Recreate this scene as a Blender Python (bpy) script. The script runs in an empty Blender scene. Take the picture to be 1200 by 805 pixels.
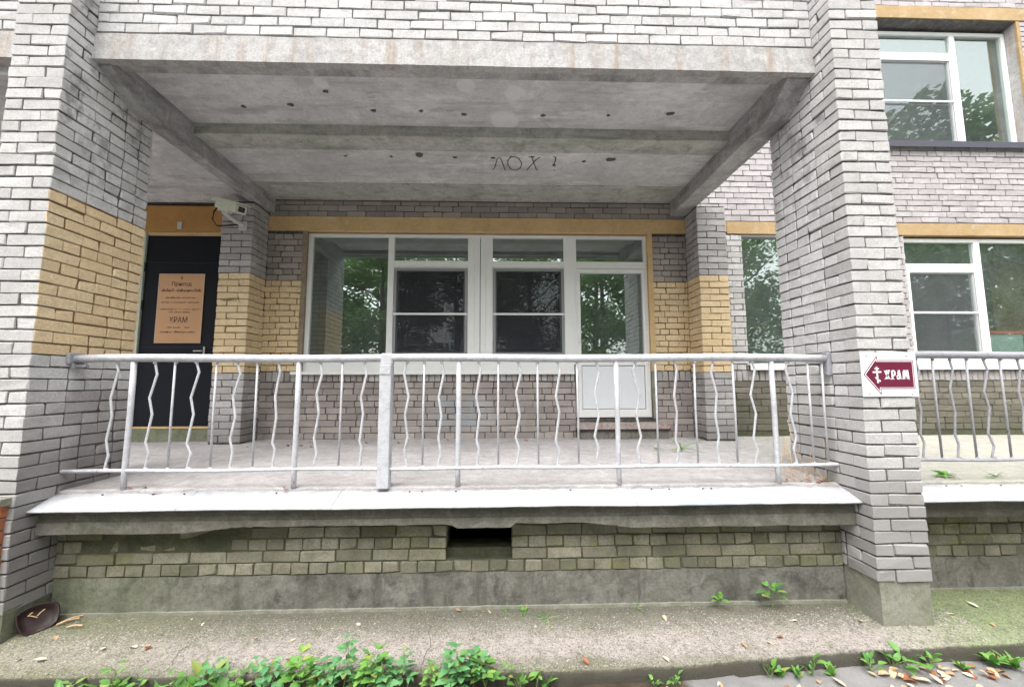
import bpy, bmesh, math, random
from mathutils import Vector, Matrix, noise
R = math.radians
S = bpy.context.scene
COL = S.collection
# ------------------------------------------------------------------ camera, sky, sun, exposure
# z = 0 is the eye level of the photographer; the concrete apron lies 1.6 m lower.
PITCH, YAW, ROLL, F, DIST = 0.09915, 0.02957, -0.002847, 480.8, 2.8416
CAM_POS = Vector((0, -DIST, 0))
_fw = Vector((math.sin(YAW)*math.cos(PITCH), math.cos(YAW)*math.cos(PITCH), math.sin(PITCH)))
_r = Vector((math.cos(YAW), -math.sin(YAW), 0)); _u = _r.cross(_fw)
_r2 = math.cos(ROLL)*_r + math.sin(ROLL)*_u; _u2 = -math.sin(ROLL)*_r + math.cos(ROLL)*_u
cd = bpy.data.cameras.new('camera'); cam = bpy.data.objects.new('camera', cd); COL.objects.link(cam)
M = Matrix((_r2, _u2, -_fw)).transposed().to_4x4(); M.translation = CAM_POS
cam.matrix_world = M
cd.sensor_width = 36; cd.lens = F*36/1200; cd.clip_start = 0.05; cd.clip_end = 400
S.camera = cam
def proj(p):
    q = Vector(p) - CAM_POS; z = q.dot(_fw)
    if z < .05: return None
    return 600 + F*q.dot(_r2)/z, 402.5 - F*q.dot(_u2)/z, z

SUN_EL, SUN_AZ = 62, 200
w = bpy.data.worlds.new('World'); S.world = w; w.use_nodes = True
nt = w.node_tree; nt.nodes.clear()
sky = nt.nodes.new('ShaderNodeTexSky'); sky.sky_type = 'NISHITA'; sky.sun_disc = False
sky.sun_elevation = R(SUN_EL); sky.sun_rotation = R(SUN_AZ); sky.dust_density = 4; sky.air_density = 1.0; sky.ozone_density = 1.0
hs = nt.nodes.new('ShaderNodeHueSaturation'); hs.inputs['Saturation'].default_value = 0.12
bg = nt.nodes.new('ShaderNodeBackground'); bg.inputs['Strength'].default_value = 0.15
wo = nt.nodes.new('ShaderNodeOutputWorld')
nt.links.new(sky.outputs[0], hs.inputs['Color']); nt.links.new(hs.outputs[0], bg.inputs['Color']); nt.links.new(bg.outputs[0], wo.inputs[0])
sd = bpy.data.lights.new('sun', 'SUN'); sd.energy = 0.5; sd.angle = R(60); sd.color = (1, .97, .93)
so = bpy.data.objects.new('sun', sd); COL.objects.link(so)
_az = R(SUN_AZ)
so.rotation_euler = Vector((math.sin(_az)*math.cos(R(SUN_EL)), math.cos(_az)*math.cos(R(SUN_EL)), math.sin(R(SUN_EL)))).to_track_quat('Z', 'Y').to_euler()
S.view_settings.view_transform = 'Standard'; S.view_settings.look = 'None'
S.view_settings.exposure = 1.92; S.view_settings.gamma = 1; S.view_settings.use_curve_mapping = False

# ------------------------------------------------------------------ materials
class N:
    def __init__(s, name):
        s.m = bpy.data.materials.new(name); s.m.use_nodes = True
        s.t = s.m.node_tree; s.b = s.t.nodes['Principled BSDF']; s.geo = None
    def n(s, t, **k):
        x = s.t.nodes.new(t)
        for a, v in k.items(): setattr(x, a, v)
        return x
    def l(s, a, b): s.t.links.new(a, b)
    def pos(s):
        if not s.geo: s.geo = s.n('ShaderNodeNewGeometry')
        return s.geo.outputs['Position']
    def noise(s, scale, detail=4, rough=.6, stretch=None, dist=0):
        x = s.n('ShaderNodeTexNoise'); x.inputs['Scale'].default_value = scale; x.inputs['Detail'].default_value = detail
        x.inputs['Roughness'].default_value = rough; x.inputs['Distortion'].default_value = dist
        p = s.pos()
        if stretch:
            m = s.n('ShaderNodeMapping'); m.inputs['Scale'].default_value = stretch; s.l(p, m.inputs[0]); p = m.outputs[0]
        s.l(p, x.inputs['Vector']); return x.outputs['Fac']
    def rng(s, v, a, b, c=0, d=1):
        x = s.n('ShaderNodeMapRange'); s.l(v, x.inputs[0])
        for i, q in enumerate((a, b, c, d)): x.inputs[i+1].default_value = q
        return x.outputs[0]
    def math(s, op, a, b=None):
        x = s.n('ShaderNodeMath', operation=op)
        for i, q in enumerate((a, b)):
            if q is None: continue
            if isinstance(q, (int, float)): x.inputs[i].default_value = q
            else: s.l(q, x.inputs[i])
        return x.outputs[0]
    def mix(s, f, a, b, mode='MIX'):
        x = s.n('ShaderNodeMix', data_type='RGBA', blend_type=mode)
        for i, q in ((0, f), (6, a), (7, b)):
            if isinstance(q, (int, float)): x.inputs[i].default_value = q
            elif isinstance(q, tuple): x.inputs[i].default_value = (*q, 1)
            else: s.l(q, x.inputs[i])
        return x.outputs[2]
    def sep(s):
        x = s.n('ShaderNodeSeparateXYZ'); s.l(s.pos(), x.inputs[0]); return x.outputs
    def rand(s):
        s.pos(); oi = s.n('ShaderNodeObjectInfo')
        return s.math('FRACT', s.math('ADD', oi.outputs['Random'], s.geo.outputs['Random Per Island']))
    def bump(s, h, strength, dist=.01):
        x = s.n('ShaderNodeBump'); x.inputs['Strength'].default_value = strength; x.inputs['Distance'].default_value = dist
        s.l(h, x.inputs['Height']); s.l(x.outputs[0], s.b.inputs['Normal'])
    def done(s, col, rough=.85, spec=.3):
        if isinstance(col, tuple): s.b.inputs['Base Color'].default_value = (*col, 1)
        else: s.l(col, s.b.inputs['Base Color'])
        if isinstance(rough, (int, float)): s.b.inputs['Roughness'].default_value = rough
        else: s.l(rough, s.b.inputs['Roughness'])
        s.b.inputs['Specular IOR Level'].default_value = spec
        return s.m

def brick_mat(name, c1, c2, dirt, dirt_amt=.5, low=None, low_z=(-.4, -1.0), chips=None, scale=2.2, smear=None):
    q = N(name); r = q.rand()
    col = q.mix(r, c1, c2)
    r2 = q.math('FRACT', q.math('MULTIPLY', r, 7.31))
    col = q.mix(q.rng(r2, .86, 1, 0, .28), col, tuple(v*.75 for v in dirt))
    g = q.rng(q.noise(scale, 6, .65), .42, .72)
    col = q.mix(q.math('MULTIPLY', g, dirt_amt), col, dirt)
    if smear:                                            # sooty smears with a shape of their own
        g2 = q.rng(q.noise(smear[1], 5, .7, smear[2]), smear[3], smear[3]+.12)
        z = q.rng(q.sep()[2], smear[4][0], smear[4][1])
        col = q.mix(q.math('MULTIPLY', q.math('MULTIPLY', g2, z), smear[5]), col, smear[0])
    if low:
        z = q.math('ADD', q.sep()[2], q.math('MULTIPLY', q.noise(4, 5), .5))
        k = q.rng(z, low_z[0]+.25, low_z[1]+.25)
        col = q.mix(q.math('MULTIPLY', k, .68), col, low)
    col = q.mix(q.rng(q.noise(16, 5, .75), .45, .70, 0, .45), col, tuple(v*.6 for v in c2))
    sp = q.noise(70, 4, .85)
    col = q.mix(q.rng(sp, .42, .66, 0, .5), col, tuple(v*.5 for v in c2))
    if chips:
        col = q.mix(q.rng(q.noise(14, 3, .6), .63, .68), col, chips)
    h = q.math('ADD', q.noise(45, 6, .75), q.math('MULTIPLY', q.noise(180, 3, .8), .4))
    q.bump(h, .55, .006)
    return q.done(col, .9, .2)

def concrete(name, c1, c2, c3=None, scale=1.5, bump=.4, streak=None, low=None, speck=.35):
    q = N(name)
    col = q.mix(q.rng(q.noise(scale, 8, .68), .36, .66), c1, c2)
    if c3: col = q.mix(q.rng(q.noise(scale*2.7, 7, .7, (1, 1, 1), .6), .52, .70), col, c3)
    if streak: col = q.mix(q.rng(q.noise(streak[0], 6, .7, streak[1]), streak[3], streak[3]+.2, 0, streak[4]), col, streak[2])
    if low:
        for (axis, a, b, amt, c) in low:
            k = q.rng(q.math('ADD', q.sep()[axis], q.math('MULTIPLY', q.noise(5, 6, .7), .12)), a+.06, b+.06)
            col = q.mix(q.math('MULTIPLY', k, amt), col, c)
    col = q.mix(q.rng(q.noise(11, 7, .78), .46, .64, 0, speck*1.3), col, tuple(v*.55 for v in c2))
    col = q.mix(q.rng(q.noise(60, 5, .85), .44, .66, 0, speck*1.3), col, tuple(v*.45 for v in c2))
    q.bump(q.math('ADD', q.noise(25, 8, .75), q.math('MULTIPLY', q.noise(140, 3, .8), .5)), bump, .008)
    return q.done(col, .92, .2)

def plain(name, c, rough=.5, spec=.5, metal=0, var=.15, scale=8, bump=0, rusty=0):
    q = N(name)
    col = q.mix(q.rng(q.noise(scale, 6, .7), .35, .75, 0, var*2), c, tuple(v*.6 for v in c))
    if rusty:
        col = q.mix(q.rng(q.noise(13, 6, .75), .50, .62, 0, .5), col, tuple(v*.55 for v in c))
        col = q.mix(q.rng(q.noise(22, 5, .7), rusty, rusty+.03, 0, .9), col, (.16, .07, .035))
    q.b.inputs['Metallic'].default_value = metal
    if bump: q.bump(q.noise(60, 5, .7), bump, .003)
    return q.done(col, rough, spec)

MAT = {}
MAT['white'] = brick_mat('white_silicate_brick', (.58, .562, .55), (.47, .458, .45), (.33, .315, .30), .5, low=(.18, .172, .162), low_z=(-.40, -.85))
MAT['whiteside'] = brick_mat('white_silicate_brick_sooty', (.66, .65, .645), (.56, .55, .545), (.36, .35, .34), .45, low=(.26, .25, .24), low_z=(.05, -.75),
                             smear=((.16, .15, .16), 5, (1.3, 1.3, .9), .50, (.9, 2.1), .8))
MAT['upper'] = brick_mat('upper_white_brick', (.60, .585, .58), (.50, .49, .485), (.38, .365, .355), .45)
MAT['far'] = brick_mat('pinkish_white_brick', (.52, .485, .49), (.42, .39, .39), (.31, .28, .28), .5)
MAT['yellow'] = brick_mat('ochre_painted_brick', (.80, .64, .42), (.74, .56, .34), (.58, .45, .30), .45, chips=(.52, .42, .32))
MAT['grey'] = brick_mat('grey_brick', (.54, .52, .515), (.41, .39, .385), (.26, .245, .235), .6, low=(.13, .122, .118), low_z=(-.30, -.62))
MAT['brown'] = brick_mat('brownish_grey_brick', (.40, .35, .33), (.27, .235, .23), (.17, .15, .14), .6)
MAT['green'] = brick_mat('mossy_grey_brick', (.27, .245, .20), (.17, .155, .13), (.085, .08, .06), .7, low=(.085, .085, .055), low_z=(-.1, -.6))
MAT['plinth'] = brick_mat('mossy_plinth_brick', (.37, .345, .27), (.16, .15, .115), (.085, .083, .055), .8, chips=(.19, .20, .08), scale=3.5, low=(.10, .105, .06), low_z=(-1.15, -1.7),
    smear=((.20, .215, .06), 2.6, (1, 1, 1.6), .50, (-3, -2.9), .45))
MAT['red'] = brick_mat('red_brick', (.46, .17, .08), (.36, .13, .07), (.18, .12, .07), .6, low=(.22, .15, .08), low_z=(-.9, -1.5))
q = N('blue_smudged_brick'); r = q.rand()
c = q.mix(r, (.45, .395, .36), (.30, .265, .25))
X = q.sep()[0]; Z = q.sep()[2]
kx = q.math('MULTIPLY', q.rng(X, -.95, -.75), q.rng(X, -.05, -.35)); kz = q.math('MULTIPLY', q.rng(Z, -.62, -.5), q.rng(Z, -.12, -.22))
k = q.math('MULTIPLY', q.math('MULTIPLY', kx, kz), q.rng(q.noise(5, 5, .7), .38, .58))
c = q.mix(q.math('MULTIPLY', k, .55), c, (.42, .54, .62))
c = q.mix(q.rng(q.noise(2.5, 6, .6), .45, .7, 0, .5), c, (.19, .165, .155))
c = q.mix(q.rng(q.noise(70, 4, .8), .35, .75, 0, .45), c, (.12, .11, .11))
q.bump(q.noise(45, 6, .75), .5, .006); MAT['brown'] = q.done(c, .9, .2); MAT['brown'].name = 'brownish_grey_brick'
MAT['mortar'] = concrete('grey_mortar', (.13, .12, .115), (.06, .056, .054), (.24, .23, .22), scale=6, bump=.8)
MAT['mortar_light'] = concrete('pale_mortar', (.20, .19, .185), (.11, .105, .10), (.30, .29, .28), scale=5, bump=.8)
MAT['mortar_yellow'] = concrete('ochre_stained_mortar', (.30, .19, .09), (.16, .10, .05), scale=6, bump=.8)
MAT['mortar_green'] = concrete('mossy_mortar', (.12, .12, .08), (.07, .075, .045), scale=5, bump=.8)
MAT['ceil'] = concrete('ceiling_concrete', (.66, .65, .655), (.50, .49, .495), (.74, .73, .73), 1.1, .25, streak=(3, (.35, 2.2, 1), (.34, .335, .325), .50, .8), speck=.28)
def discs(q, col, pts, c2, amt=.6):
    o = q.sep(); n1 = q.math('MULTIPLY', q.math('SUBTRACT', q.noise(14, 4, .7), .5), .06)
    for (x, y, r_) in pts:
        dx = q.math('SUBTRACT', o[0], x); dy = q.math('SUBTRACT', o[1], y)
        d = q.math('SQRT', q.math('ADD', q.math('MULTIPLY', dx, dx), q.math('MULTIPLY', dy, dy)))
        k = q.rng(q.math('ADD', d, n1), r_, r_*.75, 0, amt); col = q.mix(k, col, c2)
    return col
_m = MAT['ceil']; _q = N('tmp'); bpy.data.materials.remove(_q.m)
_q = N.__new__(N); _q.m = _m; _q.t = _m.node_tree; _q.b = _q.t.nodes['Principled BSDF']; _q.geo = None
_src = _q.b.inputs['Base Color'].links[0].from_socket
_src = _q.mix(_q.rng(_q.noise(2.6, 8, .70, (.45, 1.2, 1), 0), .55, .62, 0, .4), _src, (.80, .79, .79))          # remains of whitewash with hard edges
_src = _q.mix(_q.rng(_q.noise(4.5, 8, .75, (.45, 1.2, 1), 0), .62, .66, 0, .5), _src, (.25, .245, .24))          # peeled spots
_q.l(discs(_q, _src, [(.13, .60, .10), (-.30, .52, .09), (-1.55, .52, .07), (.05, .98, .16), (1.7, .45, .12), (-.9, .35, .08)], (.70, .69, .71)), _q.b.inputs['Base Color'])
MAT['rib'] = concrete('stained_rib_concrete', (.56, .56, .53), (.40, .41, .36), (.27, .28, .22), 2.2, .5, streak=(4, (.3, 1, 3), (.20, .21, .16), .5, .7))
MAT['beam'] = concrete('dark_beam_concrete', (.52, .51, .51), (.34, .335, .33), (.60, .59, .58), 1.8, .5, streak=(3, (1, .4, 2), (.12, .12, .125), .47, .8))
MAT['fascia'] = concrete('whitewashed_fascia', (.50, .485, .48), (.38, .37, .36), (.55, .53, .52), 2.0, .5,
                         streak=(7, (1.6, 1, .12), (.34, .25, .17), .50, .8), speck=.4)
MAT['floor'] = concrete('terrace_screed', (.46, .44, .44), (.36, .34, .335), (.52, .50, .50), 1.6, .5, streak=(3, (.5, 2, 1), (.26, .245, .235), .55, .7),
                        low=[(0, 2.2, 3.6, .6, (.33, .33, .24))])
MAT['slab'] = concrete('grey_green_slab_edge', (.19, .18, .155), (.125, .12, .095), (.25, .24, .21), 2.5, .8, streak=(5, (1, 1, .5), (.09, .10, .06), .52, .6))
MAT['base'] = concrete('mossy_foundation', (.235, .225, .20), (.13, .125, .105), (.055, .053, .046), 2.6, .8, streak=(6, (1.4, 1, .22), (.055, .053, .045), .50, .75),
                       low=[(0, -1.6, -3.2, .55, (.20, .23, .13))])
MAT['pbase'] = concrete('pale_green_footing', (.31, .30, .26), (.22, .22, .17), (.17, .19, .11), 3, .7)
MAT['interior'] = plain('room_paint', (.30, .30, .27), .8)
MAT['ochre'] = concrete('ochre_painted_lintel', (.66, .46, .24), (.56, .38, .19), (.62, .50, .34), 2, .25, speck=.2)
MAT['ochre_out'] = concrete('light_offset_ochre_lintel', (.44, .31, .17), (.36, .25, .13), (.46, .37, .26), 2, .25, speck=.2)  # same ochre paint, colour darkened to offset the stronger light outside the canopy
MAT['reveal_grey'] = concrete('brownish_plaster_reveal', (.34, .27, .20), (.24, .19, .14), (.40, .32, .2), 4, .4)
MAT['ochre_dark'] = concrete('ochre_painted_board', (.47, .26, .09), (.40, .22, .08), None, 2, .15, speck=.15)
MAT['pvc'] = plain('white_pvc', (.78, .78, .77), .35, .5, var=.05)
MAT['pvc_grey'] = plain('grey_screen_frame', (.26, .27, .28), .5, .4, var=.1)
MAT['pvc_panel'] = plain('white_door_panel', (.72, .74, .77), .3, .5, var=.05)
MAT['rail'] = plain('pale_grey_railing_paint', (.48, .48, .505), .55, .4, var=.35, scale=30, bump=.35, rusty=.655)
MAT['raildark'] = plain('worn_grey_railing_paint', (.30, .30, .32), .5, .5, var=.3, scale=30, bump=.3, rusty=.64)
MAT['door'] = plain('black_door_paint', (.008, .009, .014), .6, .15, var=.2)
MAT['jamb'] = plain('pale_green_jamb', (.50, .54, .46), .6, .3)
MAT['dark'] = plain('dark_rubber', (.015, .015, .018), .5)
MAT['camera'] = plain('cream_camera_housing', (.60, .63, .50), .45, .4, var=.2)
MAT['camera_white'] = plain('pale_grey_bracket', (.52, .52, .50), .45, .4)
MAT['signwhite'] = plain('white_sign_plate', (.60, .63, .65), .3, .5, var=.04)
MAT['maroon'] = plain('maroon_sign_print', (.13, .012, .038), .35, .5, var=.08)
MAT['signpaint'] = plain('white_sign_print', (.85, .85, .85), .35, .5, var=.02)
MAT['copper'] = plain('copper_toned_plaque', (.48, .26, .13), .38, .5, metal=.25, var=.15, scale=4)
MAT['copperedge'] = plain('plaque_edge', (.50, .40, .30), .4, .5)
MAT['brownprint'] = plain('dark_brown_print', (.10, .045, .025), .6)
MAT['marker'] = plain('charcoal_marker', (.10, .085, .07), .9)
MAT['rust'] = plain('rusty_brown_enamel', (.035, .018, .018), .55, .4, var=.4, scale=20, bump=.4)
MAT['stick'] = plain('split_wood', (.55, .38, .22), .8, .2, var=.3, scale=40)
MAT['step'] = concrete('chipped_red_step', (.45, .40, .38), (.33, .27, .25), (.30, .10, .08), 6, .7)
MAT['greenbin'] = plain('green_plastic_box', (.05, .20, .07), .4)
MAT['clearbin'] = plain('milky_plastic_box', (.45, .58, .55), .35)
MAT['orangelid'] = plain('orange_plastic_lid', (.75, .12, .03), .4)
MAT['whitelid'] = plain('white_plastic_lid', (.6, .65, .7), .4)
MAT['curtain'] = plain('brown_curtain', (.16, .09, .04), .9, .1, var=.3)
MAT['bark'] = concrete('bark', (.12, .10, .08), (.06, .05, .04), scale=8, bump=1)
MAT['black'] = plain('unlit_void', (.01, .01, .01), 1, 0)
# metal flashing
q = N('galvanised_flashing')
c = q.mix(q.rng(q.noise(2.5, 6, .65), .4, .7), (.46, .465, .49), (.36, .365, .385))
c = q.mix(q.rng(q.noise(9, 6, .75), .50, .66, 0, .5), c, (.26, .255, .25))
xx = q.sep()[0]
k = q.math('MULTIPLY', q.rng(q.noise(2.2, 5, .6, (1, 3, 1)), .50, .56), q.math('MULTIPLY', q.rng(xx, .8, 1.2), q.rng(q.sep()[1], .18, .13)))
c = q.mix(k, c, (.27, .32, .37))
c = q.mix(q.rng(q.noise(40, 4, .8), .62, .72, 0, .6), c, (.35, .34, .33))
c = q.mix(q.rng(q.noise(16, 6, .8, (1, .35, 1)), .52, .68, 0, .55), c, (.24, .225, .21))
q.bump(q.noise(5, 4, .5), .6, .03); MAT['flash'] = q.done(c, .5, .5)
MAT['flashedge'] = plain('flashing_underside', (.06, .06, .08), .6)
# glass: transmits towards the dark room, mirrors what stands outside
def glassmat(name, ior, tint):
    q = N(name); t = q.t
    tr = q.n('ShaderNodeBsdfTransparent'); tr.inputs[0].default_value = (*tint, 1)
    gl = q.n('ShaderNodeBsdfGlossy'); gl.inputs['Roughness'].default_value = .0; gl.inputs[0].default_value = (.92, 1, .97, 1)
    q.pos(); vm = q.n('ShaderNodeVectorMath', operation='DOT_PRODUCT'); q.l(q.geo.outputs['Normal'], vm.inputs[0]); q.l(q.geo.outputs['Incoming'], vm.inputs[1])
    c_ = q.math('ABSOLUTE', vm.outputs['Value']); f_ = q.math('POWER', q.math('SUBTRACT', 1, c_), 5)
    dd = q.n('ShaderNodeBsdfDiffuse'); dd.inputs[0].default_value = (.42, .47, .46, 1)      # dust film on the glass
    dm = q.n('ShaderNodeMixShader'); q.l(q.rng(q.noise(3, 5, .7), .3, .7, .05, .13), dm.inputs[0]); q.l(tr.outputs[0], dm.inputs[1]); q.l(dd.outputs[0], dm.inputs[2])
    mx = q.n('ShaderNodeMixShader'); q.l(q.math('ADD', q.math('MULTIPLY', f_, 1-ior), ior), mx.inputs[0]); q.l(dm.outputs[0], mx.inputs[1]); q.l(gl.outputs[0], mx.inputs[2])
    bp_ = q.n('ShaderNodeBump'); bp_.inputs['Strength'].default_value = .02; bp_.inputs['Distance'].default_value = .02
    q.l(q.noise(1.6, 2, .5), bp_.inputs['Height']); q.l(bp_.outputs[0], gl.inputs['Normal'])
    q.l(mx.outputs[0], t.nodes['Material Output'].inputs['Surface']); return q.m
MAT['glass'] = glassmat('window_glass', .20, (.85, .9, .88))
def screenmat(name, c, a):
    q = N(name)
    tr = q.n('ShaderNodeBsdfTransparent'); df = q.n('ShaderNodeBsdfDiffuse'); df.inputs[0].default_value = (*c, 1)
    mx = q.n('ShaderNodeMixShader'); mx.inputs[0].default_value = a
    q.l(tr.outputs[0], mx.inputs[1]); q.l(df.outputs[0], mx.inputs[2]); q.l(mx.outputs[0], q.t.nodes['Material Output'].inputs['Surface']); return q.m
MAT['screen'] = screenmat('insect_mesh', (.045, .045, .055), .48)
MAT['screen_skylit'] = screenmat('skylit_insect_mesh', (.14, .14, .16), .16)  # same mesh, open-sky glare put into a lighter and thinner colour
# ground, apron
q = N('ground_soil_asphalt')
asph = q.mix(q.rng(q.noise(3, 6, .7), .35, .7), (.26, .255, .25), (.19, .185, .18))
soil = q.mix(q.rng(q.noise(6, 7, .7), .35, .65), (.09, .065, .045), (.045, .035, .025))
f = q.rng(q.math('ADD', q.sep()[0], q.math('MULTIPLY', q.noise(3, 5, .7), 1.2)), 1.55, 1.75)
far = q.rng(q.sep()[1], -.72, -.6)
c = q.mix(q.math('MULTIPLY', far, q.math('SUBTRACT', 1, f)), asph, soil)
c = q.mix(q.rng(q.noise(120, 3, .8), .5, .8, 0, .5), c, (.08, .07, .06))
q.bump(q.noise(50, 8, .8), .8, .015); MAT['ground'] = q.done(c, .95, .15)
q = N('apron_concrete')
c = q.mix(q.rng(q.noise(1.6, 7, .7), .38, .64), (.31, .285, .245), (.22, .21, .165))
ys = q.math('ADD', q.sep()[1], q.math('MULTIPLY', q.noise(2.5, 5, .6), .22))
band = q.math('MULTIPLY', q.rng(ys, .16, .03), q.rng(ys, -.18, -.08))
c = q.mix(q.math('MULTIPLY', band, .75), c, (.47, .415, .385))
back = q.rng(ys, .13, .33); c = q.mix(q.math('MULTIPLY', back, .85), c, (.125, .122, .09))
mossL = q.rng(q.math('ADD', q.sep()[0], q.math('MULTIPLY', q.noise(2, 5), .9)), -1.2, -2.4)
mossR = q.rng(q.math('ADD', q.sep()[0], q.math('MULTIPLY', q.noise(2, 5), .9)), 2.9, 3.5)
c = q.mix(q.math('MULTIPLY', mossL, .65), c, (.24, .25, .14))
c = q.mix(q.math('MULTIPLY', mossR, .75), c, (.24, .31, .13))
c = q.mix(q.rng(q.noise(9, 6, .7), .53, .66, 0, .6), c, (.14, .155, .08))
c = q.mix(q.rng(ys, -.10, -.19, 0, .55), c, (.17, .175, .095))
c = q.mix(q.rng(q.noise(22, 7, .8), .45, .66, 0, .65), c, (.13, .125, .10))
c = q.mix(q.rng(q.noise(80, 3, .8), .52, .58, 0, .7), c, (.09, .082, .068))
c = q.mix(q.rng(q.noise(95, 3, .8), .60, .65, 0, .6), c, (.58, .54, .50))
c = q.mix(q.rng(q.math('ADD', q.sep()[2], q.math('MULTIPLY', q.noise(12, 5, .7), .05)), -1.615, -1.635, 0, .9), c, (.10, .092, .075))
q.bump(q.math('ADD', q.noise(30, 8, .8), q.noise(110, 4, .8)), .9, .012); MAT['apron'] = q.done(c, .95, .15)
def leafmat(name, a, b, trans=.25):
    q = N(name); rr = q.rand(); c = q.mix(rr, a, b)
    if a[1] > a[0]*1.5: c = q.mix(q.rng(q.math('FRACT', q.math('MULTIPLY', rr, 5.7)), .86, .93, 0, .7), c, (.36, .36, .10))
    c = q.mix(q.rng(q.noise(60, 3, .6), .4, .7, 0, .3), c, tuple(v*.6 for v in b))
    m = q.done(c, .5, .35); q.b.inputs['Transmission Weight'].default_value = 0
    tl = q.n('ShaderNodeBsdfTranslucent'); q.l(c, tl.inputs[0]); mx = q.n('ShaderNodeMixShader'); mx.inputs[0].default_value = trans
    q.l(q.b.outputs[0], mx.inputs[1]); q.l(tl.outputs[0], mx.inputs[2]); q.l(mx.outputs[0], q.t.nodes['Material Output'].inputs['Surface']); return m
MAT['leaf'] = leafmat('green_leaf', (.20, .40, .08), (.10, .25, .06))
MAT['leaf_blue'] = leafmat('blue_green_leaf', (.16, .36, .14), (.08, .24, .09))
MAT['leaf_tree'] = leafmat('tree_foliage', (.18, .32, .09), (.10, .22, .06), .5)
MAT['leaf_dry'] = leafmat('dry_leaf', (.62, .48, .32), (.45, .26, .14), .15)
MAT['leaf_pale'] = leafmat('pale_dry_leaf', (.68, .60, .46), (.55, .45, .33), .15)
MAT['leaf_rust'] = leafmat('rust_brown_leaf', (.42, .15, .06), (.25, .10, .05), .15)
MAT['stem'] = plain('green_stem', (.16, .22, .08), .6)
MAT['pebble'] = brick_mat('pebbles', (.52, .46, .42), (.34, .31, .29), (.25, .23, .18), .4, scale=9)

# ------------------------------------------------------------------ helpers
def link(name, me, parent=None, loc=None):
    o = bpy.data.objects.new(name, me); COL.objects.link(o)
    if parent: o.parent = parent
    if loc is not None: o.location = loc
    return o
def thing(name, label, cat, group=None, loc=(0, 0, 0)):
    o = link(name, None, None, loc); o['label'] = label; o['category'] = cat
    o.empty_display_size = .1
    if group: o['group'] = group
    return o
def tag(o, label, cat, group=None):
    o['label'] = label; o['category'] = cat
    if group: o['group'] = group
    return o
class MB:
    """collects geometry in world coordinates and links it as ONE mesh object"""
    def __init__(s): s.v = []; s.f = []; s.mi = []; s.mats = []
    def _m(s, mat):
        if mat not in s.mats: s.mats.append(mat)
        return s.mats.index(mat)
    def add(s, vs, fs, mat=None):
        k = len(s.v); s.v += [tuple(v) for v in vs]; mi = s._m(mat) if mat else 0
        s.f += [tuple(i+k for i in f) for f in fs]; s.mi += [mi]*len(fs); return s
    def box(s, x0, x1, y0, y1, z0, z1, mat=None, b=0):
        if b:
            vs, fs = cham((x1-x0)/2, (y1-y0)/2, (z1-z0)/2, b)
            c = ((x0+x1)/2, (y0+y1)/2, (z0+z1)/2)
            return s.add([(v[0]+c[0], v[1]+c[1], v[2]+c[2]) for v in vs], fs, mat)
        v = [(x, y, z) for x in (x0, x1) for y in (y0, y1) for z in (z0, z1)]
        return s.add(v, [(0, 1, 3, 2), (4, 6, 7, 5), (0, 4, 5, 1), (2, 3, 7, 6), (0, 2, 6, 4), (1, 5, 7, 3)], mat)
    def tube(s, pts, r, n=8, mat=None, caps=True, flat=1):
        pts = [Vector(p) for p in pts]; rings = []; up = None
        for i, p in enumerate(pts):
            d = (pts[min(i+1, len(pts)-1)] - pts[max(i-1, 0)]).normalized()
            if up is None or abs(up.dot(d)) > .95: up = Vector((0, 0, 1)) if abs(d.z) < .9 else Vector((0, 1, 0))
            a = d.cross(up).normalized(); b_ = a.cross(d).normalized()
            rr = r[i] if isinstance(r, (list, tuple)) else r
            rings.append([p + a*math.cos(2*math.pi*k/n)*rr + b_*math.sin(2*math.pi*k/n)*rr*flat for k in range(n)])
        vs = [v for g in rings for v in g]; fs = []
        for i in range(len(rings)-1):
            for k in range(n):
                fs.append((i*n+k, i*n+(k+1) % n, (i+1)*n+(k+1) % n, (i+1)*n+k))
        if caps: fs += [tuple(range(n-1, -1, -1)), tuple(range((len(rings)-1)*n, len(rings)*n))]
        return s.add(vs, fs, mat)
    def build(s, name, mat=None, parent=None, smooth=False, loc=None):
        me = bpy.data.meshes.new(name)
        vs = s.v if loc is None else [(v[0]-loc[0], v[1]-loc[1], v[2]-loc[2]) for v in s.v]
        me.from_pydata(vs, [], s.f)
        for m in (s.mats or [mat]): me.materials.append(MAT[m])
        if s.mats: me.polygons.foreach_set('material_index', s.mi)
        bm = bmesh.new(); bm.from_mesh(me); bmesh.ops.recalc_face_normals(bm, faces=bm.faces); bm.to_mesh(me); bm.free()
        if smooth: me.polygons.foreach_set('use_smooth', [True]*len(me.polygons))
        me.update()
        return link(name, me, parent, loc)
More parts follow.
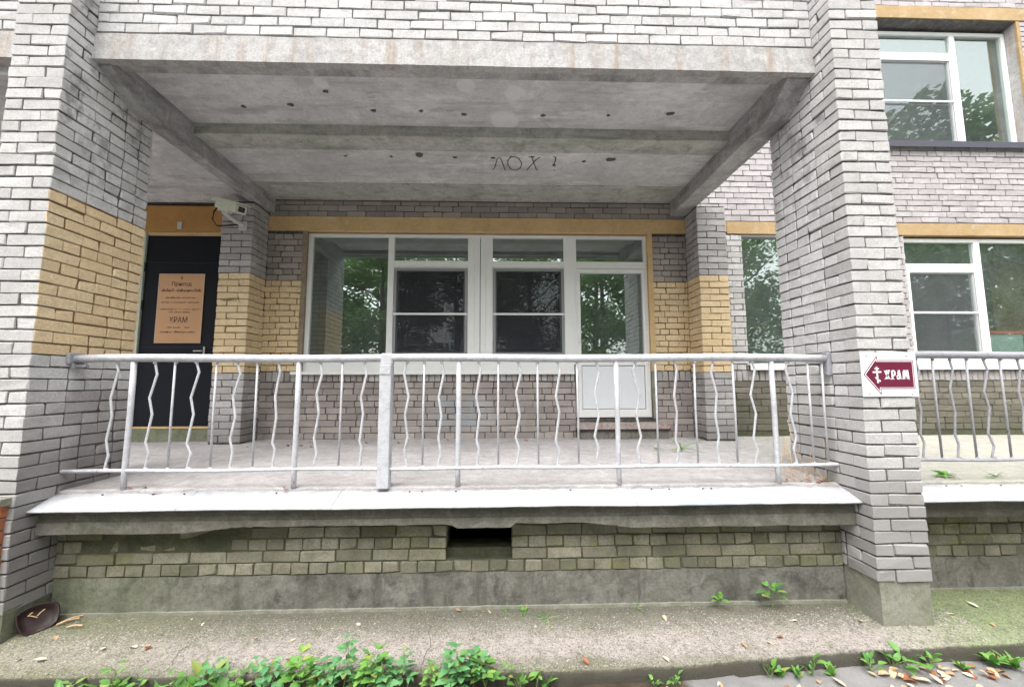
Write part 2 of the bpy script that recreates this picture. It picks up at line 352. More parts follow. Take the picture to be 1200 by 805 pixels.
def cham(hx, hy, hz, b, rnd=None):
    vs = []; idx = {}
    for sx in (-1, 1):
        for sy in (-1, 1):
            for sz in (-1, 1):
                bb = b if rnd is None else b*rnd.uniform(.6, 2.6)
                if rnd is not None and rnd.random() < .10: bb = b*rnd.uniform(3, 6)
                bb = min(bb, hx*.8, hy*.8, hz*.8)
                j = (lambda: 0) if rnd is None else (lambda: rnd.uniform(-.0028, .0028))
                k = len(vs); idx[sx, sy, sz] = k
                vs.append((sx*hx+j(), sy*(hy-bb)+j(), sz*(hz-bb)+j()))
                vs.append((sx*(hx-bb)+j(), sy*hy+j(), sz*(hz-bb)+j()))
                vs.append((sx*(hx-bb)+j(), sy*(hy-bb)+j(), sz*hz+j()))
    I = lambda a, b_, c, k: idx[a, b_, c]+k
    fs = []
    for s_ in (-1, 1):
        fs.append((I(s_, -1, -1, 0), I(s_, 1, -1, 0), I(s_, 1, 1, 0), I(s_, -1, 1, 0)))
        fs.append((I(-1, s_, -1, 1), I(1, s_, -1, 1), I(1, s_, 1, 1), I(-1, s_, 1, 1)))
        fs.append((I(-1, -1, s_, 2), I(1, -1, s_, 2), I(1, 1, s_, 2), I(-1, 1, s_, 2)))
        for t in (-1, 1):
            fs.append((I(s_, t, -1, 0), I(s_, t, 1, 0), I(s_, t, 1, 1), I(s_, t, -1, 1)))
            fs.append((I(s_, -1, t, 0), I(s_, 1, t, 0), I(s_, 1, t, 2), I(s_, -1, t, 2)))
            fs.append((I(-1, s_, t, 1), I(1, s_, t, 1), I(1, s_, t, 2), I(-1, s_, t, 2)))
            for u in (-1, 1): fs.append((I(s_, t, u, 0), I(s_, t, u, 1), I(s_, t, u, 2)))
    return vs, fs
def rough_box(name, mat, parent, x0, x1, y0, y1, z0, z1, seg=.06, amp=.004, fr=4, fn=None):
    """box with a fine grid on every face, worn by noise"""
    nx, ny, nz = (max(1, min(140, round((b-a)/seg))) for a, b in ((x0, x1), (y0, y1), (z0, z1)))
    vid = {}; vs = []; fs = []
    def V(i, j, k):
        if (i, j, k) not in vid:
            p = Vector((x0+(x1-x0)*i/nx, y0+(y1-y0)*j/ny, z0+(z1-z0)*k/nz))
            if fn: p = fn(p, i/nx, j/ny, k/nz)
            d = noise.noise_vector(p*fr)*amp + noise.noise_vector(p*fr*5)*amp*.5
            vid[i, j, k] = len(vs); vs.append(p+d)
        return vid[i, j, k]
    for i in range(nx):
        for j in range(ny):
            for k in (0, nz): fs.append((V(i, j, k), V(i+1, j, k), V(i+1, j+1, k), V(i, j+1, k)))
    for i in range(nx):
        for k in range(nz):
            for j in (0, ny): fs.append((V(i, j, k), V(i+1, j, k), V(i+1, j, k+1), V(i, j, k+1)))
    for j in range(ny):
        for k in range(nz):
            for i in (0, nx): fs.append((V(i, j, k), V(i, j+1, k), V(i, j+1, k+1), V(i, j, k+1)))
    m = MB(); m.add(vs, fs); return m.build(name, mat, parent)

# ------------------------------------------------------------------ bricks
PITCHZ, BH, J = .083, .0735, .0095
_bc = {}
def brick_mesh(dx, dy, dz, mat, var):
    key = (round(dx, 3), round(dy, 3), round(dz, 3), mat, var)
    two = mat.split('+')
    if key not in _bc:
        vs, fs = cham(dx/2, dy/2, dz/2, .0024, random.Random(hash(key[:3]) % 9999+var*31))
        m = MB(); m.add(vs, fs); o = m.build('brick', two[0])
        me = o.data; bpy.data.objects.remove(o); _bc[key] = me
        if len(two) > 1:                                  # painted on its right-hand face only
            me.materials.append(MAT[two[1]])
            for p in me.polygons: p.material_index = 1 if p.normal.x > .35 else 0
    return _bc[key]
class Bricks:
    def __init__(s, seed, limit=300): s.L = []; s.r = random.Random(seed); s.limit = limit
    def add(s, x0, x1, y0, y1, z0, z1, mat):
        if x1-x0 < .012 or y1-y0 < .012 or z1-z0 < .015: return
        s.L.append((x0, x1, y0, y1, z0, z1, mat))
    def run(s, a0, a1, z, h, put, pattern, off=0):
        """lay one course from a0 to a1 with brick lengths taken from pattern"""
        a = a0-off; i = 0
        while a < a1-.001:
            l = pattern[i % len(pattern)]+s.r.uniform(-.003, .003); i += 1
            p, q_ = max(a, a0), min(a+l, a1)
            if a1-(a+l) < .03: q_ = a1
            if q_-p > .02: put(p, q_, z+s.r.uniform(-.0012, .0012), h)
            a = q_+J if q_ < a1 else a1
    def build(s, parent):
        sc = []
        for b in s.L:
            c = ((b[0]+b[1])/2, (b[2]+b[3])/2, (b[4]+b[5])/2); p = proj(c)
            v = 0
            if p and -25 < p[0] < 1225 and -15 < p[1] < 820: v = 1/p[2]**2*max(b[1]-b[0], b[3]-b[2])*(4 if '+' in b[6] else 1)
            sc.append(v)
        order = sorted(range(len(s.L)), key=lambda i: -sc[i])
        rest = {}
        mb = MB()
        for n_, i in enumerate(order):
            x0, x1, y0, y1, z0, z1, mat = s.L[i][:7]
            j = Vector((s.r.uniform(-.002, .002), s.r.uniform(-.004, .003), s.r.uniform(-.0015, .0015)))
            c = Vector(((x0+x1)/2, (y0+y1)/2, (z0+z1)/2))+j; var = s.r.randrange(7)
            rx, rz = s.r.uniform(-.010, .010), s.r.uniform(-.006, .006)
            if x1-x0 > y1-y0: rot = (0, rx, 0)
            else: rot = (rx, 0, 0)
            me = brick_mesh(x1-x0, y1-y0, z1-z0, mat, var)
            if n_ < s.limit and sc[i] > 0:
                o = link('brick', me, parent, c); o.rotation_euler = rot
            else:
                vs, fs = cham((x1-x0)/2, (y1-y0)/2, (z1-z0)/2, .0024, s.r)
                mb.add([Vector(v)+c for v in vs], fs, mat.split('+')[0])
        if mb.v:
            o = mb.build('brick', None, parent); o['kind'] = 'stuff'

ST, HD = .250, .119
def ring_pillar(bk, x0, x1, y0, y1, z0, z1, top, mats, sides='FLRB', bond=0):
    """courses laid from the joint 'top' down; mats(face, z) gives the brick material of a face"""
    n = int((top-z0)/PITCHZ)+1; up = int((z1-top)/PITCHZ)+1
    for k in range(-up, n):
        zt = top-k*PITCHZ-.0048; zb = zt-BH
        if zb < z0-.03 or zt > z1+.05: continue
        zc = (zt+zb)/2; odd = (k+bond) % 2 == 0
        W = x1-x0
        jj = bk.r.uniform(-.001, .001); zt += jj; zb += jj
        # front
        a = ST if odd else HD+.001
        dl, dr = (HD, ST) if odd else (ST, HD)           # depth of the corner bricks
        bk.add(x0, x0+a, y0, y0+dl, zb, zt, mats('F', zc)); bk.add(x0+a+J, x1, y0, y0+dr, zb, zt, mats('f', zc))
        if 'B' in sides:
            bk.add(x0, x0+a, y1-HD, y1, zb, zt, mats('B', zc)); bk.add(x0+a+J, x1, y1-HD, y1, zb, zt, mats('B2', zc))
        ye = y1-(HD+J if 'B' in sides else 0)
        for side, d in (('L', dl), ('R', dr)):
            if side not in sides: continue
            a0 = y0+d+J
            pat = bk.r.choice([(ST, HD), (HD, HD, HD), (ST, HD, HD), (HD, ST)])
            def put(p, q_, z, h, side=side):
                if side == 'L': bk.add(x0, x0+HD, p, q_, z, z+h, mats('L', zc))
                else: bk.add(x1-HD, x1, p, q_, z, z+h, mats('R', zc))
            bk.run(a0, ye, zb, BH, put, pat)

XL0, XL1, XR0, XR1 = -3.525, -3.145, 2.557, 2.932
YB, YP, YF = 2.60, 2.255, .193
PD = .775
# right pillar
def m_right(f, z):
    if f in 'Ff': return 'white'
    return 'whiteside'
T = thing('brick_pillar', 'white brick pillar that carries the maroon arrow sign', 'pillar', 'brick pillars in front of the terrace')
bk = Bricks(1); ring_pillar(bk, XR0, XR1, 0, PD, -1.32, 3.4, 2.976, m_right, bond=0)
bk.build(T)
MB().box(XR0+.009, XR1-.009, .009, PD-.009, -1.33, 3.4).build('mortar', 'mortar', T)
rough_box('footing', 'pbase', T, XR0+.012, XR1-.012, .008, PD, -1.80, -1.325, .05, .006)
# left pillar: its inner side is painted ochre between two heights
def m_left(f, z):
    if f in ('R', 'B2') and .215 < z < 1.385: return 'yellow'
    if f == 'f': return 'white+yellow' if .215 < z < 1.385 else ('white+whiteside' if z > 0 else 'white+grey')
    if f in 'FL': return 'white'
    return 'whiteside' if z > 0 else 'grey'
T = thing('brick_pillar', 'white brick pillar with an ochre painted band round its inner side', 'pillar', 'brick pillars in front of the terrace')
bk = Bricks(2)
ring_pillar(bk, XL0, XL1, 0, PD, -1.42, 3.4, 2.7018, m_left, bond=1)
bk.build(T)
MB().box(XL0+.009, XL1-.009, .009, PD-.009, -1.43, 3.4).build('mortar', 'mortar', T)
MB().box(XL1-.03, XL1-.0085, .02, PD-.0085, .215, 1.385).build('mortar', 'mortar_yellow', T)
rough_box('footing', 'base', T, XL0+.012, XL1-.005, .008, PD, -1.80, -1.43, .05, .006)

# pilasters on the back wall
def m_pil(right):
    def f(face, z):
        if .145 < z < 1.39: return 'yellow'
        if right and face in 'Ff' : return 'grey'
        return 'grey'
    return f
for right, x0, x1, lab in ((0, -3.50, -3.114, 'brick pilaster beside the black door, under the security camera'), (1, 2.566, 2.946, 'brick pilaster with an ochre band to the right of the white balcony door')):
    T = thing('brick_pilaster', lab, 'pilaster', 'brick pilasters on the back wall')
    bk = Bricks(3+right); ring_pillar(bk, x0, x1, YP, YB, -.70, 2.318, 1.39+PITCHZ*11, m_pil(right), sides='FLR', bond=right)
    bk.build(T)
    m = MB(); m.box(x0+.009, x1-.009, YP+.009, YB, -.72, .14, 'mortar').box(x0+.0095, x1-.0095, YP+.0095, YB, .14, 1.39, 'mortar_yellow').box(x0+.009, x1-.009, YP+.009, YB, 1.39, 2.318, 'mortar')
    m.build('mortar', None, T)
    if not right:                                        # word scratched across two ochre bricks
        mk = MB(); y = YP-.0035
        gl = [[(0, .03), (.026, .03)], [(.013, .03), (.012, 0)], [(.036, 0), (.042, .03), (.058, .027), (.044, .014), (.06, 0)], [(.068, 0), (.078, .03), (.088, 0)], [(.072, .012), (.085, .012)],
              [(.098, .03), (.098, 0), (.116, .03), (.116, 0)], [(.103, .038), (.112, .038)], [(.128, .03), (.128, 0), (.146, .03), (.146, 0)], [(.152, .03), (.176, .03)], [(.164, .03), (.163, -.004)],
              [(.20, .03), (.184, .03), (.184, 0), (.20, 0)], [(.184, .015), (.197, .015)], [(.232, .033), (.214, .02), (.234, .006), (.236, -.012)]]
        for g in gl: mk.tube([(-3.455+a*1.0, y, 1.032+b*1.0) for a, b in g], .0024, 5)
        mk.build('scratched_word', 'marker', T)

# ------------------------------------------------------------------ back wall of the middle bay
WY = YB+.05
T = thing('brick_wall', 'recessed brick wall round the wide window and balcony door of the middle bay', 'wall')
WALL_MAIN = T
bk = Bricks(10)
def putf(mat, y=YB, d=HD):
    return lambda p, q_, z, h: bk.add(p, q_, y, y+d, z, z+h, mat)
CR = 1.21/15
PL, PR = -3.114, 2.566
OL, OR = -2.655, 2.075          # opening edges between the painted reveals
for k in range(-8, 15):          # courses beside the window: grey above, ochre below
    zt = 1.385-k*(CR if k > 0 else CR)-.006
    mat = 'brown' if k < 0 else 'yellow'
    if zt > 2.07: continue
    hd = k % 2 == 0
    for a, b in ((PL, OL), (OR+.02, PR)):
        bk.run(a, b, zt-CR+.010, CR-.010, putf(mat), (HD, HD, HD, HD) if hd else (ST,), bk.r.uniform(0, .08) if hd else bk.r.choice((.08, .10, .11)))
for k in range(3): bk.run(PL, PR, 2.272+k*PITCHZ, BH, putf('brown'), (ST,), (0, .13, .06)[k])
for a, b in ((PL, .985), (2.10, PR)):
    x = a
    while x < b-.03:             # bricks on edge under the sill
        w_ = min(.068, b-x); bk.add(x, x+w_, YB-.004, YB+.2, .042, .165, 'grey' if bk.r.random() < .5 else 'brown'); x += .078
for k in range(9):
    z = .030-(k+1)*.0815
    for a, b in ((PL, 1.0), (2.10, PR)):
        bk.run(a, b, z+.006, BH, putf('brown'), ((ST,), (ST, ST, HD), (ST, HD))[k % 3], bk.r.uniform(0, .2))
bk.build(T)
def wallcore(T, rects, mats=None):
    m = MB()
    for i, (x0, x1, z0, z1, mt) in enumerate(rects): m.box(x0, x1, YB+.010, YB+.24, z0, z1, mt)
    return m.build('mortar', None, T)
wallcore(T, [(PL-.1, OL-.002, .17, 1.385, 'mortar_yellow'), (PL-.1, OL-.002, 1.385, 2.08, 'mortar'), (OR+.004, PR+.1, .17, 1.385, 'mortar_yellow'), (OR+.004, PR+.1, 1.385, 2.08, 'mortar'),
             (PL-.1, PR+.1, 2.08, 2.6, 'mortar'), (PL-.1, 1.005, -.8, .17, 'mortar'), (2.075, PR+.1, -.8, .17, 'mortar'), (1.005, 2.075, -.8, -.45, 'mortar')])
rough_box('lintel', 'ochre', T, PL+.001, PR-.001, YB-.012, YB+.20, 2.068, 2.266, .08, .003)
# painted reveals: brownish grey on the left, ochre on the right
rough_box('reveal', 'reveal_grey', T, OL-.002, OL+.058, YB+.004, YB+.2, .17, 2.067, .08, .002)
rough_box('reveal', 'ochre', T, OR-.042, OR+.022, YB-.006, YB+.2, .17, 2.067, .08, .003)
rough_box('reveal', 'pbase', T, OR-.035, OR+.022, YB+.01, YB+.2, -.70, .168, .06, .008)

def bars(parent, name, mat, segs, y0, y1, b=.003):
    m = MB()
    for s_ in segs: m.box(s_[0], s_[1], y0, y1, s_[2], s_[3], None, b)
    return m.build(name, mat, parent)
def pane(parent, x0, x1, z0, z1, y, mat='glass', name='pane'):
    m = MB(); m.box(x0, x1, y, y+.004, z0, z1); return m.build(name, mat, parent)
def frame_segs(x0, x1, z0, z1, t, tb=None):
    tb = t if tb is None else tb
    return [(x0, x0+t, z0, z1), (x1-t, x1, z0, z1), (x0+t, x1-t, z1-t, z1), (x0+t, x1-t, z0, z0+tb)]
def screen(parent, x0, x1, z0, z1, y, mat='screen', zm=None):
    t = .045
    f = bars(parent, 'insect_screen', 'pvc_grey' if mat == 'screen' else 'pvc', frame_segs(x0, x1, z0, z1, t*.8), y, y+.012, .002)
    mm = MB(); mm.box(x0+.03, x1-.03, y+.004, y+.0045, z0+.03, z1-.03); g = mm.build('mesh', mat, parent)
    if zm: bars(parent, 'screen_bar', 'pvc', [(x0+.002, x1-.002, zm-.014, zm+.014)], y-.006, y+.006, .002)
# window: part of the wall, its pieces are sub-parts
sg = [(-2.598, -2.541, .262, 2.052), (-2.541, 1.018, 2.011, 2.052), (-2.541, 1.018, .262, .378), (-1.521, -1.440, .378, 2.011),
      (-.437, -.345, .378, 2.011), (-.190, -.098, .378, 2.011), (.880, 1.018, .378, 2.011),
      (-1.440, -.437, 1.596, 1.680), (-.098, .880, 1.596, 1.680)]
W = bars(WALL_MAIN, 'window', 'pvc', sg, WY, WY+.07)
bars(W, 'joining_strip', 'pvc', [(-.345, -.272, .262, 2.011), (-.264, -.190, .262, 2.011)], WY+.006, WY+.07)
pane(W, -2.541, -1.521, .378, 2.011, WY+.03)
pane(W, -1.44, -.437, 1.68, 2.011, WY+.03); pane(W, -.098, .88, 1.68, 2.011, WY+.03)
for a, b in ((-1.440, -.437), (-.098, .880)):
    bars(W, 'sash', 'pvc', frame_segs(a, b, .378, 1.596, .06), WY+.012, WY+.06)
    pane(W, a+.06, b-.06, .438, 1.536, WY+.035)
    screen(W, a+.005, b-.005, .385, 1.575, WY-.004, 'screen', .945)
m = MB(); m.box(-2.711, .985, YB-.05, WY, .158, .172, None, .003); m.box(-2.711, .985, YB-.052, YB-.045, .132, .170, None, .001)
m.box(-2.60, 1.0, WY-.004, WY+.05, .172, .262, None, .003); m.build('window_sill', 'pvc', W)
# balcony door
D = bars(WALL_MAIN, 'balcony_door', 'pvc', [(1.018, 1.052, -.44, 2.052), (1.991, 2.033, -.44, 2.052), (1.052, 1.991, 2.008, 2.052), (1.052, 1.991, 1.582, 1.679)], WY, WY+.07)
pane(D, 1.052, 1.991, 1.679, 2.008, WY+.03)
bars(D, 'door_leaf', 'pvc', [(1.052, 1.098, -.44, 1.575), (1.958, 1.991, -.44, 1.575), (1.098, 1.958, 1.522, 1.575), (1.098, 1.958, .25, .40), (1.098, 1.958, -.44, -.335)], WY-.008, WY+.06)
pane(D, 1.098, 1.958, .40, 1.522, WY+.03)
bars(D, 'door_panel', 'pvc_panel', [(1.104, 1.952, -.329, .244)], WY+.006, WY+.04, .006)
m = MB(); m.box(1.062, 1.085, WY-.035, WY-.008, .56, .66, None, .004); m.box(1.062, 1.085, WY-.05, WY-.034, .56, .585, None, .003); m.build('handle', 'pvc', D)
T = thing('doorstep', 'chipped concrete step with a dark red edge below the white balcony door', 'step')
rough_box('tread', 'step', T, 1.0, 2.19, YB-.16, YB+.02, -.575, -.50, .05, .006, 7)
rough_box('riser', 'base', T, 1.03, 2.17, YB-.14, YB+.02, -.72, -.577, .05, .006, 7)
MB().box(1.0, 2.192, YB-.166, YB-.155, -.590, -.573).build('painted_edge', 'rust', T)

# ------------------------------------------------------------------ ceilings, fascia, upper wall
T = thing('terrace_ceiling', 'stained concrete ceiling with a cross rib over the middle bay', 'ceiling')
def wob(a): return lambda p, i, j, k: p
rough_box('front_panel', 'ceil', T, -3.10, 2.50, .22, 1.16, 2.60, 2.70, .08, .003, 2)
def ribfn(p, i, j, k):
    if j == 0: p.z += 0
    return p
rough_box('cross_rib', 'rib', T, -3.08, 2.44, 1.10, 1.36, 2.490, 2.72, .05, .005, 3)
rough_box('rear_panel', 'ceil', T, -3.10, 2.44, 1.355, 2.12, 2.508, 2.72, .08, .003, 2)
rough_box('rear_band', 'rib', T, -3.10, 2.44, 2.115, 2.61, 2.500, 2.72, .08, .003, 2)
rn = random.Random(5); m = MB()      # chipped holes in the panels
for (x, y, z, s_) in [(-1.95, .80, 2.597, .03), (-1.55, .62, 2.597, .03), (-1.2, .86, 2.597, .03), (-2.4, .84, 2.597, .03), (-.75, .86, 2.597, .025), (-.35, .9, 2.597, .03), (.42, .9, 2.597, .03), (1.05, .88, 2.597, .02),
                      (1.65, .84, 2.597, .04), (-1.2, 1.5, 2.505, .02), (-.88, 1.46, 2.505, .055), (-.5, 1.5, 2.505, .025), (-.08, 1.5, 2.505, .03), (.95, 1.55, 2.505, .03), (1.25, 1.5, 2.505, .06), (.36, 1.47, 2.505, .02), (.62, 1.63, 2.505, .02), (-1.7, 1.5, 2.505, .02)]:
    n_ = 8; c0 = [(x+math.cos(a*math.pi/4)*s_*rn.uniform(.6, 1.2), y+math.sin(a*math.pi/4)*s_*rn.uniform(.4, .9), z-.003) for a in range(n_)]
    m.add(c0+[(p[0], p[1], z+.002) for p in c0], [tuple(range(n_))]+[(i, (i+1) % n_, (i+1) % n_+n_, i+n_) for i in range(n_)])
m.build('chipped_hole', 'marker', T)
m = MB()
def stroke(pts, r=.006): m.tube([(x, y, 2.5035) for x, y in pts], r, 5, flat=.4)
# handwriting on the second panel, letters drawn upright as seen from the railing

for pts in ([(583, .95), (586, .8), (589, .25), (592, .12), (594, .3), (599, .98)], [(606, .1), (602, .3), (602, .6), (606, .9), (613, .98), (618, .8), (619, .5), (615, .2), (609, .08), (604, .12)],
            [(626, .1), (630, .1), (632, .3), (638, .9), (640, .92)], [(640, .1), (635, .3), (631, .6), (626, .95)], [(656, .05), (659, .1), (659, .35), (658, .65), (661, .68)], [(660, .93), (662, .94)]):
    stroke([(.305+(a-625)*.00935, 1.44+b*.33) for a, b in pts])
m.build('handwriting', 'marker', T)
m = MB(); m.tube([(-3.04+i*.09, 1.362+.006*noise.noise(Vector((i*.7, 0, 0))), 2.5045) for i in range(61)], .006, 4, flat=.5); m.build('joint_gap', 'marker', T)
m = MB(); m.tube([(-3.04+i*.09, 2.597, 2.4975) for i in range(61)], .012, 4); m.build('joint_gap', 'marker', T)

for x0, x1, lab in ((-3.18, -3.045, 'long concrete beam from the left pillar back to the camera pilaster'), (2.365, 2.585, 'long concrete beam from the right pillar back to the wall')):
    T = thing('concrete_beam', lab, 'beam', 'beams carrying the ceiling')
    def tap(p, i, j, k):
        if k < .5: p.z += .17*max(0, 1-(p.y-.235)/.28)*(1-k*2)
        return p
    rough_box('beam', 'beam', T, x0, x1, .235, 2.61, 2.32, 2.75, .06, .006, 3, tap)
T = thing('upper_wall', 'white brick wall on a whitewashed concrete lintel above the terrace', 'wall')
bk = Bricks(20)
for k in range(10): bk.run(XL1+.004, XR0-.004, 2.745+k*PITCHZ, BH, lambda p, q_, z, h: bk.add(p, q_, YF, YF+HD, z, z+h, 'upper'), (ST,), (.05, .17, .10, .22, .14)[k % 5])
bk.build(T)
MB().box(XL1+.002, XR0-.002, YF+.009, .75, 2.735, 3.62).build('mortar', 'mortar_light', T)
def fas(p, i, j, k):
    if k == 0 and p.x > -9: p.z += .004*noise.noise(Vector((p.x*6, 0, 0)))
    return p
L = rough_box('lintel', 'fascia', T, XL1-.002, XR0+.002, YF-.004, YF+.16, 2.575, 2.728, .05, .004, 5)
rough_box('lintel_lip', 'fascia', L, XL1-.002, XR0+.002, YF-.012, YF+.055, 2.507, 2.574, .05, .003, 5)
MB().box(XL1, XR0, YF+.055, YF+.16, 2.53, 2.60).build('lintel_back', 'beam', L)
# bay to the left of the left pillar
T = thing('upper_wall', 'piece of white brick wall over the bay left of the left pillar', 'wall')
bk = Bricks(21)
for k in range(10): bk.run(-6.4, XL0-.004, 2.745+k*PITCHZ, BH, lambda p, q_, z, h: bk.add(p, q_, YF, YF+HD, z, z+h, 'upper'), (ST,), (.05, .17, .10, .22, .14)[k % 5])
bk.build(T)
MB().box(-6.4, XL0-.002, YF+.009, .75, 2.735, 3.62).build('mortar', 'mortar_light', T)
rough_box('lintel', 'fascia', T, -6.4, XL0+.002, YF-.004, YF+.1, 2.507, 2.73, .06, .004, 5)
T = thing('terrace_ceiling', 'flat pale concrete ceiling over the door bay on the left', 'ceiling')
rough_box('ceiling_panel', 'ceil', T, -9.0, -3.17, .28, 2.62, 2.44, 2.73, .1, .003, 2)

# ------------------------------------------------------------------ door bay on the left
T = thing('brick_wall', 'grey back wall holding the black metal door', 'wall')
bk = Bricks(30)
for k in range(38):
    z = -.66+k*PITCHZ
    if z > 2.36: break
    bk.run(-6.8, -4.83, z, BH, lambda p, q_, zz, h: bk.add(p, q_, YB, YB+HD, zz, zz+h, 'grey'), (ST,), (.0, .13)[k % 2])
bk.build(T)
MB().box(-6.8, -4.80, YB+.010, YB+.24, -.8, 2.5, 'mortar').box(-3.70, -3.1, YB+.004, YB+.24, -.8, 2.5, 'mortar').box(-4.8, -3.7, YB+.02, YB+.24, 2.03, 2.5, 'mortar').build('mortar', None, T)
rough_box('overdoor_board', 'ochre_dark', T, -4.76, -3.52, YB-.015, YB+.05, 2.035, 2.395, .1, .001)
MB().box(-4.30, -4.24, YB-.030, YB-.014, 2.07, 2.17, None, .004).build('bell', 'camera_white', T)
MB().box(-4.80, -4.695, YB-.02, YB+.15, -.55, 2.034, None, .004).build('door_jamb', 'jamb', T)
MB().box(-4.695, -3.70, YB-.006, YB+.1, 1.988, 2.034, None, .003).build('door_head', 'ochre', T)
MB().box(-4.695, -3.60, YB-.01, YB+.1, -.552, -.524, None, .003).build('threshold', 'ochre', T)
m = MB(); m.tube([(-6.5, YB-.02, 2.425), (-4.8, YB-.02, 2.42), (-4.2, YB-.02, 2.428), (-3.6, YB-.02, 2.422), (-3.52, YB-.02, 2.42)], .011, 6); m.build('cable', 'dark', T)
T = thing('metal_door', 'closed black metal door with a copper coloured plaque on it', 'door')
MB().box(-4.692, -3.62, YB+.006, YB+.06, -.522, 1.986, None, .004).build('door_leaf', 'door', T)
m = MB()
for z0, z1 in ((1.62, 1.623), (.49, .493)): m.box(-4.69, -3.62, YB+.003, YB+.0065, z0, z1)
m.build('pressed_line', 'dark', T)
m = MB(); m.box(-3.86, -3.84, YB-.01, YB+.006, .36, .50, None, .003); m.tube([(-3.85, YB-.005, .44), (-3.85, YB-.05, .44), (-3.95, YB-.055, .44)], .008, 6); m.build('handle', 'camera_white', T)
m = MB()
for z in (1.55, 1.05, -.1): m.tube([(-4.69, YB+.0, z-.06), (-4.69, YB+.0, z+.06)], .012, 6)
m.build('hinge', 'dark', T)
rough_box('door_slab', 'base', thing('doorstep', 'low concrete slab under the black metal door', 'step'), -4.9, -3.52, YB-.12, YB+.1, -.70, -.553, .06, .006, 6)
T = thing('plaque', 'copper coloured parish plaque with brown lettering on the black door', 'sign')
px0, px1, pz0, pz1, py = -4.497, -3.905, .547, 1.466, YB-.004
MB().box(px0, px1, py, py+.008, pz0, pz1, None, .002).build('plate', 'copper', T)
bars(T, 'rim', 'copperedge', frame_segs(px0, px1, pz0, pz1, .008), py-.0012, py+.002, .0008)
def text(parent, s_, x, z, size, y, mat, name='lettering', wide=1, bold=0, width=None):
    cu = bpy.data.curves.new('t', 'FONT'); cu.body = s_; cu.size = size; cu.align_x = 'CENTER'; cu.offset = bold; cu.extrude = .0006
    o = bpy.data.objects.new('t', cu); COL.objects.link(o)
    dg = bpy.context.evaluated_depsgraph_get(); me = bpy.data.meshes.new_from_object(o.evaluated_get(dg))
    bpy.data.objects.remove(o)
    xs = [v.co.x for v in me.vertices]
    k = wide if width is None or not xs else width/(max(xs)-min(xs))
    me.transform(Matrix(((k, 0, 0, x), (0, 0, -1, y), (0, 1, 0, z), (0, 0, 0, 1))))
    me.materials.clear(); me.materials.append(MAT[mat]); return link(name, me, parent)
pc = (px0+px1)/2; ty = py-.0008
text(T, 'Приход', pc, 1.305, .075, ty, 'brownprint', wide=.95, bold=.0006)
m = MB(); m.box(pc-.004, pc+.004, ty-.001, ty, 1.385, 1.430); m.box(pc-.014, pc+.014, ty-.0012, ty-.0002, 1.413, 1.418); m.box(pc-.009, pc+.009, ty-.0014, ty-.0004, 1.398, 1.402); m.build('cross', 'brownprint', T)
rn = random.Random(8)                # lines too small to read in the photograph: word-shaped rows of strokes
for (z, wd, h, words) in ((1.225, .50, .040, 3), (1.135, .38, .022, 2), (1.075, .48, .020, 5), (.985, .50, .016, 6), (.945, .27, .018, 3), (.742, .27, .026, 4), (.680, .45, .028, 2)):
    m = MB(); x = pc-wd/2; breaks = sorted(rn.uniform(.2, .8)*wd for _ in range(words-1))
    while x < pc+wd/2:
        if any(abs(x-(pc-wd/2)-b) < .010 for b in breaks): x += .008; continue
        hh = h*rn.choice((.6, .6, .65, .7, 1)); w_ = h*.16
        m.box(x, x+w_, ty-.0006, ty, z, z+hh)
        if rn.random() < .6: m.box(x+w_, x+w_*2.2, ty-.0006, ty, z+hh*rn.choice((0, .45, .85)), z+hh*rn.choice((.1, .55, 1)) + h*.1)
        x += w_*rn.uniform(2.2, 3.0)
    m.build('lettering', 'brownprint', T)
text(T, 'ХРАМ', pc-.005, .815, .105, ty, 'brownprint', width=.235, bold=.0012)

# ------------------------------------------------------------------ right bay: ground-floor wall and upper wall with windows
T = thing('brick_wall', 'ground floor wall right of the right pillar with two white framed windows', 'wall')
GW = T; bk = Bricks(40)
for k in range(8):
    z = .030-(k+1)*.0815
    bk.run(2.95, 10.5, z+.006, BH, lambda p, q_, zz, h: bk.add(p, q_, YB, YB+HD, zz, zz+h, 'green'), ((ST,), (ST, ST, HD))[k % 2], bk.r.uniform(0, .2))
x = 2.95
while x < 10.5: bk.add(x, x+.067, YB-.006, YB+.2, .040, .170, 'far'); x += .078
for k in range(23):
    z = .185+k*.0817
    if z > 2.03: break
    for a, b in ((2.95, 3.36), (5.25, 5.68), (9.0, 10.5)):
        bk.run(a, b, z, BH, lambda p, q_, zz, h: bk.add(p, q_, YB, YB+HD, zz, zz+h, 'far' if a > 3 else 'white'), (ST,) if k % 2 else (HD, HD), .06 if k % 2 else 0)
bk.build(T)
wallcore(T, [(2.93, 3.35, .17, 2.1, 'mortar_light'), (5.26, 5.67, .17, 2.1, 'mortar_light'), (9.01, 10.5, .17, 2.1, 'mortar_light'), (2.93, 10.5, -.8, .17, 'mortar_green')])
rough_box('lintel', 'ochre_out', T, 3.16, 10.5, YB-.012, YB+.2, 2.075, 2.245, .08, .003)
rough_box('lintel', 'ochre_out', T, 2.96, 3.158, YB-.002, YB+.2, 2.10, 2.245, .08, .003)
